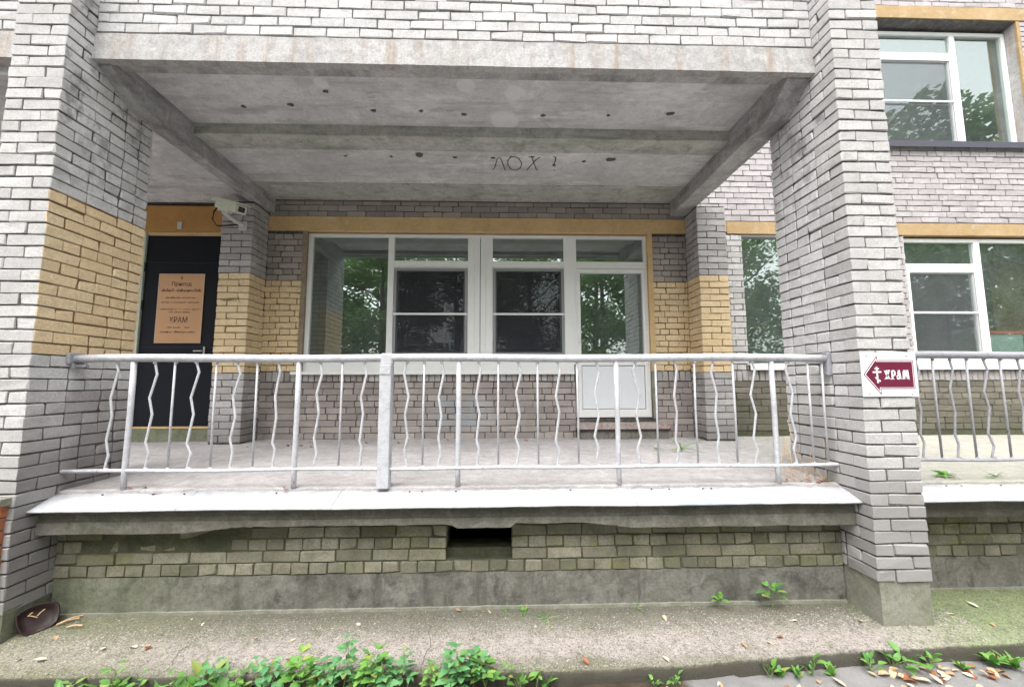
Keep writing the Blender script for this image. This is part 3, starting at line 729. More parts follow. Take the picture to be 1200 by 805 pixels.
def win(parent, x0, x1, z0, z1, xm, ztr, y, zm, mesh='screen_skylit', sill=True, t=.05):
    W = bars(parent, 'window', 'pvc', frame_segs(x0, x1, z0, z1, t) + [(xm, xm+.085, z0+t, z1-t), (x0+t, xm, ztr, ztr+.08)], y, y+.07)
    pane(W, x0+t, xm, ztr+.08, z1-t, y+.03); pane(W, xm+.085, x1-t, z0+t, z1-t, y+.03)
    bars(W, 'sash', 'pvc', frame_segs(x0+t, xm, z0+t, ztr, .055), y+.012, y+.06); pane(W, x0+t+.055, xm-.055, z0+t+.055, ztr-.055, y+.035)
    screen(W, x0+t+.004, xm-.004, z0+t+.004, ztr-.01, y-.004, mesh, zm)
    return W
W = bars(GW, 'window', 'pvc_grey', frame_segs(3.362, 5.25, .262, 2.05, .018)+[(4.5, 4.58, .28, 2.03)], WY, WY+.07); bars(W, 'head_strip', 'pvc', [(3.362, 5.25, 2.052, 2.072)], WY-.02, WY+.05)
pane(W, 3.38, 4.5, .28, 2.032, WY+.03); pane(W, 4.58, 5.232, .28, 2.032, WY+.03)
m = MB(); m.box(3.33, 5.3, YB-.08, WY, .245, .262, None, .003); m.box(3.33, 5.3, YB-.083, YB-.076, .18, .262, None, .001); m.build('window_sill', 'pvc', W)
W = win(GW, 5.68, 9.0, .31, 2.045, 6.755, 1.60, WY, .98)
m = MB(); m.box(5.6, 9.05, YB-.06, WY, .292, .31, None, .003); m.box(5.6, 9.05, YB-.063, YB-.056, .182, .310, None, .001); m.build('window_sill', 'pvc', W)
for x0, x1, z1, c_, l_, lab, nm in ((6.88, 7.06, .74, 'greenbin', 'whitelid', 'small green plastic box with a pale lid behind the right window', 'green'), (7.075, 7.6, .70, 'clearbin', 'orangelid', 'milky plastic box with an orange lid behind the right window', 'clear')):
    T = thing('storage_box', lab, 'box')
    MB().box(x0, x1, 2.86, 3.15, .31, z1, None, .01).build('box_body', c_, T)
    MB().box(x0-.015, x1+.015, 2.845, 3.165, z1, z1+.05, None, .012).build('lid', l_, T)
T = thing('table', 'narrow table inside the right room carrying plastic boxes', 'table')
MB().box(6.3, 8.6, 2.83, 3.4, .275, .309, None, .003).build('tabletop', 'camera_white', T)
m = MB(); [m.box(x, x+.05, y, y+.05, -.8, .274) for x in (6.32, 8.5) for y in (2.9, 3.32)]; m.build('leg', 'camera_white', T)
m = MB(); pts = []
for i in range(60):
    x = 7.35+i*.02; pts.append((x, 2.98+.03*math.sin(i*1.1), 0))
m.add([(p[0], p[1], z) for p in pts for z in (.4, 2.3)]+[(p[0], p[1]+.004, z) for p in pts for z in (.4, 2.3)], [(2*i, 2*i+2, 2*i+3, 2*i+1) for i in range(59)]+[(120+2*i, 120+2*i+1, 120+2*i+3, 120+2*i+2) for i in range(59)])
o = m.build('curtain', 'curtain', None, True); tag(o, 'brown curtain hanging behind the right ground floor window', 'curtain')

T = thing('upper_wall', 'pinkish white brick upper storey wall with a large window, top right', 'wall')
UW = T; bk = Bricks(41)
pf = lambda p, q_, zz, h: bk.add(p, q_, YB, YB+HD, zz, zz+h, 'far')
z = 2.262; k = 0
while z < 3.36:
    bk.run(2.60, 10.5, z, BH, pf, ((ST,), (ST,), (HD, HD, ST), (ST,), (ST, ST, HD, HD))[k % 5], (.0, .13, .05, .19, .09)[k % 5]); z += PITCHZ; k += 1
while z < 5.40: bk.run(7.80, 10.5, z, BH, pf, (ST,) if k % 2 else (HD, ST), .03); bk.run(2.6, 5.0, z, BH, pf, (ST,), .1*(k % 2)); z += PITCHZ; k += 1
z = 5.625
while z < 6.4: bk.run(2.60, 10.5, z, BH, pf, (ST,), (.0, .13)[k % 2]); z += PITCHZ; k += 1
bk.build(T)
wallcore(T, [(2.6, 10.5, 2.25, 3.42, 'mortar_light'), (2.6, 5.0, 3.42, 5.4, 'mortar_light'), (7.80, 10.5, 3.42, 5.4, 'mortar_light'), (2.6, 10.5, 5.4, 6.6, 'mortar_light')])
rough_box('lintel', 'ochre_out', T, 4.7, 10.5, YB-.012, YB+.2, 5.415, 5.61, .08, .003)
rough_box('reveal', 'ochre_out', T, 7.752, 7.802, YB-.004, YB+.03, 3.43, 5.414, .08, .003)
rough_box('reveal', 'fascia', T, 7.754, 7.80, YB+.031, YB+.2, 3.43, 5.414, .08, .003)
W = win(UW, 5.0, 7.75, 3.46, 5.345, 6.87, 4.92, YB+.15, 4.21, t=.055)
m = MB(); m.box(4.9, 7.85, YB-.06, YB+.16, 3.425, 3.45, None, .003); m.box(4.9, 7.85, YB-.063, YB-.055, 3.36, 3.45, None, .001); m.build('window_sill', 'flashedge', W)

# rooms behind the panes
for nm, x0, x1, z0, z1 in (('room', -3.1, 2.9, -.75, 2.45), ('room', 3.0, 10.4, -.75, 2.45), ('room', 2.7, 10.4, 3.0, 6.0)):
    m = MB(); v = [(x, y, z) for x in (x0, x1) for y in (YB+.245, 6.5) for z in (z0, z1)]
    m.add(v, [(0, 1, 3, 2), (4, 6, 7, 5), (2, 3, 7, 6), (0, 2, 6, 4), (1, 5, 7, 3)])
    o = m.build(nm, 'interior'); o['kind'] = 'structure'

# ------------------------------------------------------------------ terrace floor, flashing, slab edge, plinth
def floorfn(p, i, j, k):
    if k == 1: p.z = -.695-.055*(1-j)
    return p
o = rough_box('terrace_floor', 'floor', None, -9, 10.5, .288, 2.66, -1.0, -.70, .10, .006, 3, floorfn); o['kind'] = 'structure'
# ragged screed edge over the flashing
rn = random.Random(3)
def ragged(x0, x1, seed):
    rn = random.Random(seed); m = MB(); x = x0; top = []; 
    while x < x1:
        y = .262+.018*noise.noise(Vector((x*3, 7, 0)))+.014*noise.noise(Vector((x*14, 2, 0)))
        if -2.25 < x < -1.35: y += .016
        top.append((x, y)); x += .025
    vs = []; fs = []
    for i, (x, y) in enumerate(top): vs += [(x, y, -.748+.003*noise.noise(Vector((x*9, 0, 4)))), (x, y, -.768), (x, .34, -.744), (x, .34, -.768)]
    for i in range(len(top)-1):
        a = 4*i; fs += [(a, a+4, a+6, a+2), (a, a+1, a+5, a+4)]
    m.add(vs, fs); return m
o = ragged(XL1+.01, XR0-.01, 1).build('floor_edge', 'floor'); o['kind'] = 'structure'
o = ragged(XR1+.01, 8, 2).build('floor_edge', 'floor'); o['kind'] = 'structure'
def flashing(x0, x1, lab, seed, yl=.073, edge_l=0):
    T = thing('metal_flashing', lab, 'flashing', 'metal flashings along the terrace edge')
    m = MB(); n_ = int((x1-x0)/.04); vs = []; rn = random.Random(seed)
    for i in range(n_+1):
        x = x0+(x1-x0)*i/n_; t = i/n_
        sag = -.010*math.sin(math.pi*t)*0 + .006*noise.noise(Vector((x*1.3, seed, 0)))+.003*noise.noise(Vector((x*5, seed, 0)))
        yl_ = yl+.006*noise.noise(Vector((x*.8, 3, seed)))
        zf_ = -.832+sag; zb = -.757
        vs += [(x, .30, zb), (x, .18, (zf_+zb)/2+.004+sag), (x, yl_, zf_), (x, yl_+.001, zf_-.010)]
    fs = []
    for i in range(n_):
        a = 4*i
        for k in range(3): fs.append((a+k, a+4+k, a+5+k, a+1+k))
    m.add(vs, fs); o = m.build('sheet', 'flash', T, True)
    sol = o.modifiers.new('s', 'SOLIDIFY'); sol.thickness = .0015
    for x in (x0+.98, x0+2.01, x0+3.05, x0+4.12, x0+5.1):       # folded overlap seams
        if x < x1-.2:
            m = MB(); m.tube([(x, .296, -.754), (x+.004, .18, -.791), (x+.002, yl+.002, -.829)], .0045, 5, flat=.8); m.build('seam', 'flash', T)
    for i in range(12):
        x = rn.uniform(x0+.2, x1-.2); m = MB(); m.tube([(x, .24, -.772), (x, .24, -.766)], .006, 7); m.build('nail_head', 'rust', T)
    return T
flashing(XL1-.02, XR0+.02, 'long white metal flashing sheet along the edge of the middle terrace', 1)
flashing(XR1-.01, 7.5, 'white metal flashing sheet right of the right pillar', 2)
def slabfn(p, i, j, k):
    if k == 0:
        x = p.x; t = 0
        if -2.15 < x < .95: t = .036+.004*noise.noise(Vector((x*5, 1, 0)))+.008*noise.noise(Vector((x*23, 1, 0)))
        if -.30 < x < .1: t = .012
        e = min(1, max(0, (x+2.15)*3))*min(1, max(0, (.95-x)*3)) if -2.15 < x < .95 else 0
        p.z += t*e
    return p
o = rough_box('slab_edge', 'slab', None, XL1-.0, XR0+.0, .150, .40, -.965, -.836, .045, .004, 6); o['kind'] = 'structure'
o = rough_box('slab_edge', 'slab', None, XL1-.0, XR0+.0, .138, .40, -1.005, -.925, .035, .005, 6, slabfn); o['kind'] = 'structure'
o = rough_box('slab_edge', 'slab', None, XR1, 7.5, .20, .40, -.98, -.836, .06, .004, 6); o['kind'] = 'structure'
o = rough_box('slab_edge', 'slab', None, -7.5, XL0, .15, .40, -1.0, -.836, .06, .004, 6); o['kind'] = 'structure'
YPL = .285
VX0, VX1, VZ0, VZ1 = -.392, .089, -1.19, -1.045
def plinth(x0, x1, lab, seed, vent=False, y=YPL, mat='plinth', rows=4):
    T = thing('plinth_wall', lab, 'wall', 'plinth walls under the terrace'); bk = Bricks(seed)
    for k in range(rows+1):
        z = -1.345+k*PITCHZ
        pat = (HD,) if k % 2 == 0 else (ST,)
        segs = [(x0, x1)]
        if vent and k in (1, 2, 3): segs = [(x0, VX0), (VX1, x1)]
        for a, b in segs:
            bk.run(a, b, z, BH, lambda p, q_, zz, h: bk.add(p, q_, y+(.012 if -3 < p < -1.9 and k > 1 else 0), y+.119, zz, zz+h, mat), pat, (.02, .1, .07, .19, 0)[k] if a == x0 else .0)
    if vent: pass
    bk.build(T)
    m = MB()
    if vent:
        m.box(x0, VX0-.001, y+.009, y+.25, -1.35, -.9).box(VX1+.001, x1, y+.009, y+.25, -1.35, -.9).box(VX0-.001, VX1+.001, y+.0092, y+.25, -1.35, -1.266).box(VX0-.001, VX1+.001, y+.07, y+.25, -1.267, -1.205).box(VX0-.001, VX1+.001, y+.0092, y+.25, -1.03, -.9)
    else: m.box(x0, x1, y+.009, y+.25, -1.35, -.9)
    m.build('mortar', 'mortar_green', T)
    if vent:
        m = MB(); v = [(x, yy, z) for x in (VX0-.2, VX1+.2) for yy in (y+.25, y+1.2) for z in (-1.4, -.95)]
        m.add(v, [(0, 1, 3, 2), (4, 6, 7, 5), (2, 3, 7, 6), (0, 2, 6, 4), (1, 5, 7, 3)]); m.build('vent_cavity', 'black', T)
    rough_box('foundation', 'base', T, x0, x1, y+.006 if seed == 50 else y+.004, y+.3, -1.85, -1.352, .05, .008, 5)
    return T
plinth(XL1-.0, XR0+.0, 'low mossy brick plinth with a dark vent opening under the middle terrace', 50, True)
plinth(XR1, 7.5, 'low mossy brick plinth right of the right pillar', 51, False, .42)
plinth(-7.5, XL0-.02, 'low mossy brick plinth left of the left pillar', 52)
m = MB(); v0 = -.69                         # missing-brick shadow gap left of the vent
# red brick pier at the left edge
T = thing('red_brick_pier', 'low red brick pier with a mossy cap at the left edge', 'pier')
bk = Bricks(60)
for k in range(9):
    z = -.84-k*PITCHZ
    bk.run(-4.3, -3.185, z, BH, lambda p, q_, zz, h: bk.add(p, q_, -.035, .08, zz, zz+h, 'red'), (ST,), (0, .13)[k % 2])
bk.build(T); MB().box(-4.3, -3.19, -.026, -.001, -1.60, -.78).build('mortar', 'mortar', T)
rough_box('cap', 'pbase', T, -4.3, -3.165, -.06, -.001, -.765, -.72, .04, .008, 8)

# ------------------------------------------------------------------ railings
def railing(T, posts, thick, straight, wavy, xa, xb, rmat, dirs, zt=.193, y=.28, zlow=-.614, zfloor=-.745):
    def bent(): return random.uniform(-.003, .003)
    m = MB(); n_ = 24
    m.tube([(xa+(xb-xa)*i/n_, y, zt+.004*math.sin(i*.7)+(.006 if 0 < i < n_ else 0)) for i in range(n_+1)], .030, 14); m.build('handrail', rmat, T, True)
    m = MB(); m.tube([(xa+(xb-xa)*i/n_, y-.004+(.004*math.sin(i)), zlow+.003*math.sin(i*1.1)) for i in range(n_+1)], .017, 8, flat=.8); m.build('lower_rail', rmat, T)
    for x in posts:
        m = MB(); m.tube([(x, y, zt-.02), (x+.003, y, -.2), (x, y, zlow), (x+.002, y, zfloor)], .0190, 10); m.build('post', rmat, T, True)
    for x in thick:
        m = MB(); m.box(x-.043, x+.043, y-.046, y+.040, zfloor-.005, zt-.045, None, .005); m.box(x-.040, x+.040, y-.052, y-.044, .075, .150, None, .004)
        m.box(x-.047, x+.047, y-.03, y+.03, zt-.05, zt+.042, None, .012); m.build('thick_post', rmat, T)
    m = MB()
    for x in list(straight)+[a for a, _ in wavy]:
        for z in (zt-.028, zlow+.012): m.tube([(x, y, z-.008), (x+.003, y-.003, z), (x, y, z+.008)], [.008, .0145, .009], 6)
    m.build('weld_beads', rmat, T)
    rn = random.Random(4)
    for x in straight:
        m = MB(); m.tube([(x+rn.uniform(-.004, .004), y, zt-.02), (x+rn.uniform(-.004, .004), y, -.2), (x, y, zlow)], .0080, 7); m.build('baluster', rmat, T, True)
    for x, s_ in wavy:
        a = .022*s_*rn.uniform(.7, 1.25)
        zz = [(0, zt-.02), (.2, zt-.045), (1, zt-.12), (-.35, zt-.27), (-.1, zt-.36), (.1, zt-.42), (-.9, zt-.54), (0.1, zt-.66), (-1.0, zt-.78), (-.9, zlow)]
        zz = [(0, zt-.02), (1.0, zt-.10), (-.8, zt-.27), (.3, zt-.42), (-.9, zt-.60), (.2, zt-.68), (-.7, zlow)]
        m = MB(); m.tube([(x+k*a+rn.uniform(-.004, .004), y, z+(rn.uniform(-.02, .02) if 0 < i_ < 6 else 0)) for i_, (k, z) in enumerate(zz)], .0092, 7, flat=.7); m.build('bent_baluster', rmat, T)
T = thing('railing', 'pale grey metal railing with bent balusters between the two pillars', 'railing', 'terrace railings')
posts = [-2.71, -1.505, -.312, .888, 2.10]
st, wv = [], []
for a, b, thick in zip(posts[:-1], posts[1:], (0, 1, 0, 0)):
    if thick:
        for x, t in ((-1.35, 1), (-1.185, 0), (-1.02, 1), (-.70, -1), (-.572, 0), (-.443, 1)): (wv.append((x, t)) if t else st.append(x))
    else:
        for i in range(1, 8):
            x = a+(b-a)*i/8
            if i % 2: wv.append((x, 1 if x < .5 and not (0 < x < .2) else (-1 if i % 4 == 1 and x > .9 else 1)))
            else: st.append(x)
wv.append((-2.84, 1)); wv.append((2.235, -1)); st += [2.385, 2.50]
railing(T, posts, [-.85], st, wv, XL1-.0, XR0+.01, 'rail', None)
m = MB(); m.box(XL1+.0, XL1+.03, .25, .33, .12, .16, None, .004); m.box(XL1-.01, XL1+.02, .22, .35, .15, .24, None, .01); m.box(XL1-.01, XL1+.10, .262, .298, .135, .150, None, .003)
m.build('wall_bracket', 'raildark', T)
m = MB(); m.box(XR0-.03, XR0+.01, .25, .31, .06, .24, None, .008); m.build('wall_bracket', 'raildark', T)
T = thing('railing', 'worn grey railing right of the right pillar', 'railing', 'terrace railings')
st2 = [3.392+i*.2755 for i in range(14)]; wv2 = [(3.255+i*.2755, 1) for i in range(15)]
railing(T, [], [], st2, wv2, XR1, 7.4, 'raildark', None, zt=.212, zlow=-.585)

# ------------------------------------------------------------------ arrow sign
T = thing('arrow_sign', 'white plate with a maroon arrow reading ХРАМ on the right pillar', 'sign')
sx0, sx1, sz0, sz1, sy = 2.551, 2.957, -.094, .217, -.012
MB().box(sx0, sx1, sy, sy+.006, sz0, sz1, None, .001).build('plate', 'signwhite', T)
def poly(name, pts, mat, y, th=.0008):
    n_ = len(pts); m = MB()
    m.add([(a, y, b) for a, b in pts]+[(a, y+th, b) for a, b in pts], [tuple(range(n_)), tuple(range(2*n_-1, n_-1, -1))]+[(i, i+n_, (i+1) % n_+n_, (i+1) % n_) for i in range(n_)])
    return m.build(name, mat, T)
def sp(u, v): return (sx0+(u-232)/(770-232)*(sx1-sx0), sz1-(v-195)/(590-195)*(sz1-sz0))
arrow = [sp(*p) for p in ((252, 392), (392, 222), (392, 264), (738, 264), (738, 520), (408, 520), (408, 575))]
def inset(pts, d):
    n_ = len(pts); out = []; A = sum(pts[i][0]*pts[(i+1) % n_][1]-pts[(i+1) % n_][0]*pts[i][1] for i in range(n_)); sg = 1 if A > 0 else -1
    for i in range(n_):
        p0, p1, p2 = (Vector(pts[(i+k) % n_]) for k in (-1, 0, 1))
        e1 = (p1-p0).normalized(); e2 = (p2-p1).normalized(); n1 = Vector((-e1.y, e1.x))*sg; n2 = Vector((-e2.y, e2.x))*sg
        k = n1+n2; k = k/(k.dot(n1)) if k.length > 1e-6 else n1
        out.append(tuple(p1+k*d))
    return out
poly('arrow_outline', arrow, 'maroon', sy-.0008)
poly('arrow_line', inset(arrow, .006), 'signpaint', sy-.0016)
poly('arrow_field', inset(arrow, .0105), 'maroon', sy-.0024)
def sign_strokes(name, rects):
    m = MB()
    for r_ in rects:
        pts = [sp(*p) for p in r_]; n_ = len(pts); yy = sy-.0034
        m.add([(a, yy, b) for a, b in pts]+[(a, yy+.0009, b) for a, b in pts], [tuple(range(n_)), tuple(range(2*n_-1, n_-1, -1))]+[(i, i+n_, (i+1) % n_+n_, (i+1) % n_) for i in range(n_)])
    return m.build(name, 'signpaint', T)
sign_strokes('cross_emblem', [[(371, 322), (386, 322), (388, 468), (373, 468)]]); sign_strokes('cross_emblem', [[(358, 334), (400, 334), (400, 346), (358, 346)]])
sign_strokes('cross_emblem', [[(338, 364), (420, 362), (420, 377), (338, 379)]]); sign_strokes('cross_emblem', [[(356, 424), (362, 413), (408, 446), (402, 458)]])
lett = {'Х': [[(446, 352), (470, 352), (500, 438), (476, 438)], [(488, 352), (504, 352), (466, 438), (450, 438)], [(446, 352), (480, 352), (480, 360), (446, 360)], [(446, 430), (466, 430), (466, 438), (446, 438)], [(476, 430), (504, 430), (504, 438), (476, 438)]],
        'Р': [[(516, 360), (532, 352), (532, 438), (516, 438)], [(532, 352), (552, 358), (552, 366), (532, 362)], [(544, 358), (556, 366), (556, 396), (544, 402)], [(532, 392), (552, 396), (546, 406), (532, 404)], [(510, 430), (540, 430), (540, 438), (510, 438)]],
        'А': [[(578, 358), (598, 352), (610, 438), (592, 438)], [(572, 380), (584, 366), (588, 374), (578, 390)], [(564, 400), (596, 392), (597, 402), (570, 412)], [(564, 400), (574, 402), (574, 430), (564, 428)], [(564, 424), (596, 418), (598, 428), (568, 438)], [(588, 430), (614, 430), (614, 438), (588, 438)]],
        'М': [[(626, 372), (636, 352), (646, 352), (640, 438), (622, 438)], [(640, 352), (654, 352), (662, 420), (652, 430)], [(664, 352), (674, 352), (660, 430), (652, 424)], [(668, 352), (680, 352), (686, 438), (668, 438)], [(618, 430), (644, 430), (644, 438), (618, 438)], [(664, 430), (690, 430), (690, 438), (664, 438)]]}
for L_, rs in lett.items():
    for i, r_ in enumerate(rs):
        pass
    sign_strokes('letter', rs)
m = MB()
for u, v in ((292, 222), (676, 228), (292, 566), (700, 570)):
    a, b = sp(u, v); m.tube([(a, sy-.004, b), (a, sy+.004, b)], .0045, 8)
m.build('screw', 'pvc_grey', T)

# ------------------------------------------------------------------ security camera
T = thing('security_camera', 'cream security camera on a bracket at the top of the left pilaster', 'camera')
A = Vector((-3.545, 2.16, 2.255)); Bv = Vector((-2.985, 1.86, 1.965))
A = Vector((-3.49, 2.12, 2.225)); Bv = Vector((-2.93, 1.80, 1.995))
dv = (Bv-A).normalized(); side = dv.cross(Vector((0, 0, 1))).normalized(); upv = side.cross(dv).normalized()
def obox(m, c, hl, hw, hh, b=.006, mat=None, tilt=None):
    vs, fs = cham(hl, hw, hh, b); m.add([c+dv*v[0]+side*v[1]+upv*v[2] for v in vs], fs, mat)
C0 = (A+Bv)/2
m = MB(); obox(m, C0, .25, .060, .050, .012); m.build('housing', 'camera', T)
m = MB(); obox(m, C0-dv*.02+upv*.062, .30, .074, .007, .004); obox(m, C0-dv*.02+upv*.042+side*.072, .29, .004, .024, .003); obox(m, C0-dv*.02+upv*.042-side*.072, .29, .004, .024, .003); m.build('sun_shield', 'camera', T)
m = MB(); obox(m, C0+dv*.254, .006, .036, .030, .004); m.build('lens_window', 'dark', T)
m = MB(); obox(m, C0+dv*.251, .004, .056, .047, .003); m.build('front_bezel', 'camera_white', T)
mp = Vector((-3.23, YP, 2.00)); m = MB()
m.box(mp.x-.05, mp.x+.05, YP-.015, YP-.001, mp.z-.07, mp.z+.05, None, .003); m.tube([mp+Vector((0, -.01, 0)), mp+Vector((-.05, -.09, .02)), C0-upv*.075-dv*.14], .026, 8)
obox(m, C0-upv*.062-dv*.10, .13, .026, .014, .003); m.build('bracket', 'camera_white', T)
m = MB(); m.tube([C0-dv*.25-upv*.01, C0-dv*.28-upv*.10+side*.03, C0-dv*.25-upv*.20+side*.04, C0-dv*.15-upv*.26+side*.02, mp+Vector((-.06, -.02, .0))], .009, 7); m.build('cable', 'rust', T, True)

# ------------------------------------------------------------------ ground and apron
nx = 260
def grid(name, mat, xs, ys, zf, kind='structure'):
    vs = [(x, y, zf(x, y)) for x in xs for y in ys]; n2 = len(ys)
    fs = [(i*n2+j, (i+1)*n2+j, (i+1)*n2+j+1, i*n2+j+1) for i in range(len(xs)-1) for j in range(n2-1)]
    m = MB(); m.add(vs, fs); o = m.build(name, mat, None, True)
    if kind: o['kind'] = kind
    return o
def edge_y(x):
    pts = [(-9, -.25), (-2.83, -.263), (-1.39, -.294), (.07, -.316), (1.07, -.291), (2.18, -.196), (3.34, -.151), (9, -.1)]
    for (a, ya), (b, yb) in zip(pts[:-1], pts[1:]):
        if a <= x <= b: return ya+(yb-ya)*(x-a)/(b-a)
    return -.2
def rngs(a, b, s_): n_ = int((b-a)/s_); return [a+(b-a)*i/n_ for i in range(n_+1)]
def apron_z(x, t):
    p = Vector((x*2.3, t*1.5, 0))
    return -1.592-.043*(1-t)+.006*noise.noise(p)+.004*noise.noise(p*5)+.0025*noise.noise(p*17)
xs = rngs(-7, 7.5, .03); m = MB(); vs = []; TT = [i/26 for i in range(27)]
for x in xs:
    e = edge_y(x)+.010*noise.noise(Vector((x*4, 0, 0)))+.006*noise.noise(Vector((x*19, 0, 0)))
    vs += [(x, e+.02, -1.95), (x, e+.006+.008*noise.noise(Vector((x*11, 4, 0))), -1.70), (x, e-.002, -1.645)]
    for t in TT: vs.append((x, e+(.46-e)*t, apron_z(x, t)-(.006 if t == 0 else 0)))
nr = 3+len(TT); fs = [(i*nr+j, (i+1)*nr+j, (i+1)*nr+j+1, i*nr+j+1) for i in range(len(xs)-1) for j in range(nr-1)]
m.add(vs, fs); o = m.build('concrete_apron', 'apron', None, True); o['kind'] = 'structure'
gz = lambda x, y: -1.742+.012*noise.noise(Vector((x*1.5, y*3, 0)))+(.006*noise.noise(Vector((x*12, y*12, 1))) if y > -3 else 0)+(.025*max(0, 1-abs(y+.36)/.2) if x < 1.4 else 0)
grid('ground', 'ground', rngs(-5, 5.5, .035), rngs(-1.5, .1, .035), gz)
o = grid('lawn', 'ground', [-120, -40, -5, 5.5, 40, 120], [-160, -40, -12, -1.5, .1, 40, 120], lambda x, y: -1.78)
for a_, b_, y_ in ((XL1+.05, XR0, .262), (XR1, 7.5, .40)):
    o = rough_box('apron_lip', 'pbase', None, a_, b_, y_+.012, y_+.04, -1.62, -1.583, .06, .004, 5); o['kind'] = 'structure'
rn = random.Random(11)
def pebble_field(name, n_, xr, tr, size, mat, seed):
    rn = random.Random(seed); m = MB(); base = [(1, 0, 0), (-1, 0, 0), (0, 1, 0), (0, -1, 0), (0, 0, 1), (0, 0, -1)]
    fsb = [(0, 2, 4), (2, 1, 4), (1, 3, 4), (3, 0, 4), (2, 0, 5), (1, 2, 5), (3, 1, 5), (0, 3, 5)]
    for _ in range(n_):
        x = rn.uniform(*xr); t = min(max(rn.gauss(*tr), .02), .95); e = edge_y(x); y = e+(.46-e)*t
        s_ = size*rn.uniform(.4, 1.3)*(2 if rn.random() < .03 else 1); z = apron_z(x, t)+s_*.15; a = rn.uniform(0, 6.28)
        vs = []
        for v in base:
            v = Vector(v)*rn.uniform(.7, 1.2); v = Vector((v.x*1.1, v.y*.8, v.z*.55)); v.rotate(Matrix.Rotation(a, 3, 'Z')); vs.append((x+v.x*s_, y+v.y*s_, z+v.z*s_))
        m.add(vs, fsb)
    o = m.build(name, mat); o['kind'] = 'stuff'; return o
o = pebble_field('gravel', 11000, (-3.1, 3.2), (.30, .15), .0048, 'pebble', 1); tag(o, 'fine gravel bits worn out of the concrete apron', 'gravel')

for i, (x, seed) in enumerate(((-1.95, 1), (-.45, 2), (1.35, 3))):      # hairline cracks across the apron
    m = MB(); pts = []; e = edge_y(x)
    for k in range(15):
        t = k/14; xx = x+.05*noise.noise(Vector((t*4, seed, 0)))+.02*noise.noise(Vector((t*17, seed, 3))); pts.append((xx, e+(.27-e)*t, apron_z(xx, t*(.27-e)/(.46-e))+.0012))
    m.tube(pts, .0022, 4, flat=.4); o = m.build('apron_crack', 'marker'); o['kind'] = 'structure'
# ------------------------------------------------------------------ leaves and plants
def leaf_mesh(name, mat, L_=1, Wd=.5, serr=0, curl=.25, fold=.18, seg=6, tip=1.0):
    vs = []; fs = []
    for i in range(seg+1):
        t = i/seg; w_ = Wd*.5*math.sin(math.pi*min(t**.75*1.0, 1))**.8*(1-.15*t) if 0 < t < 1 else .012
        if serr and i % 2 and 0 < t < 1: w_ *= (1+serr)
        z = -curl*t*t
        vs += [(-w_, t*L_-.0*w_, z+fold*w_), (0, t*L_, z), (w_, t*L_, z+fold*w_)]
    for i in range(seg):
        a = 3*i; fs += [(a, a+1, a+4, a+3), (a+1, a+2, a+5, a+4)]
    m = MB(); m.add(vs, fs); o = m.build(name, mat, None, True); me = o.data; bpy.data.objects.remove(o); return me
LM = {'oval': [leaf_mesh('leaf', 'leaf', 1, .62, 0, c_, .3, 7) for c_ in (.1, .3, .5)],
      'toothed': [leaf_mesh('leaf', 'leaf_blue', 1, .62, .22, c_, .2, 9) for c_ in (.12, .3, .45)],
      'nettle': [leaf_mesh('leaf', 'leaf', 1, .55, .3, c_, .2, 9) for c_ in (.1, .25)],
      'blade': [leaf_mesh('leaf', 'leaf', 1, .10, 0, c_, .6, 6) for c_ in (.3, .6)],
      'dandelion': [leaf_mesh('leaf', 'leaf', 1, .34, .35, c_, .25, 13) for c_ in (.3, .55)],
      'dry': [leaf_mesh('fallen_leaf', 'leaf_dry', 1, .55, 0, c_, .5, 6) for c_ in (-.25, .15, .35)],
      'pale': [leaf_mesh('fallen_leaf', 'leaf_pale', 1, .6, 0, c_, .4, 6) for c_ in (-.2, .1, .3)],
      'rust': [leaf_mesh('fallen_leaf', 'leaf_rust', 1, .5, .3, c_, .6, 7) for c_ in (-.3, .3)]}
def put_leaf(parent, me, loc, size, az, pitch, roll, name='leaf'):
    o = link(name, me, parent, loc); o.scale = (size, size, size)
    o.rotation_euler = (Matrix.Rotation(az, 3, 'Z') @ Matrix.Rotation(pitch, 3, 'X') @ Matrix.Rotation(roll, 3, 'Y')).to_euler(); return o
def rosette(x, y, z, n_, size, kind, lab, seed, up=(.5, 1.1), group=None, nm='weed'):
    rn = random.Random(seed); T = thing(nm, lab, 'plant', group, (x, y, z)); PT = []
    for i in range(n_):
        az = i*2.4+rn.uniform(-.4, .4); el = rn.uniform(*up); l_ = size*rn.uniform(.5, 1.15); b = Vector((rn.uniform(-.012, .012), rn.uniform(-.012, .012), 0))
        if kind in ('oval', 'nettle'):
            d = Vector((-math.sin(az)*math.cos(el), math.cos(az)*math.cos(el), math.sin(el))); e = b+d*l_*rn.uniform(.5, 1.0); PT.append((b, (b+e)/2+Vector((0, 0, .003)), e)); b = e; l_ *= .75; el -= rn.uniform(.1, .5)
        put_leaf(T, rn.choice(LM[kind]), b, l_, az, el, rn.uniform(-.5, .5))
    if PT:
        m = MB(); [m.tube(p_, .0018, 4) for p_ in PT]; m.build('stem', 'stem', T)
    return T
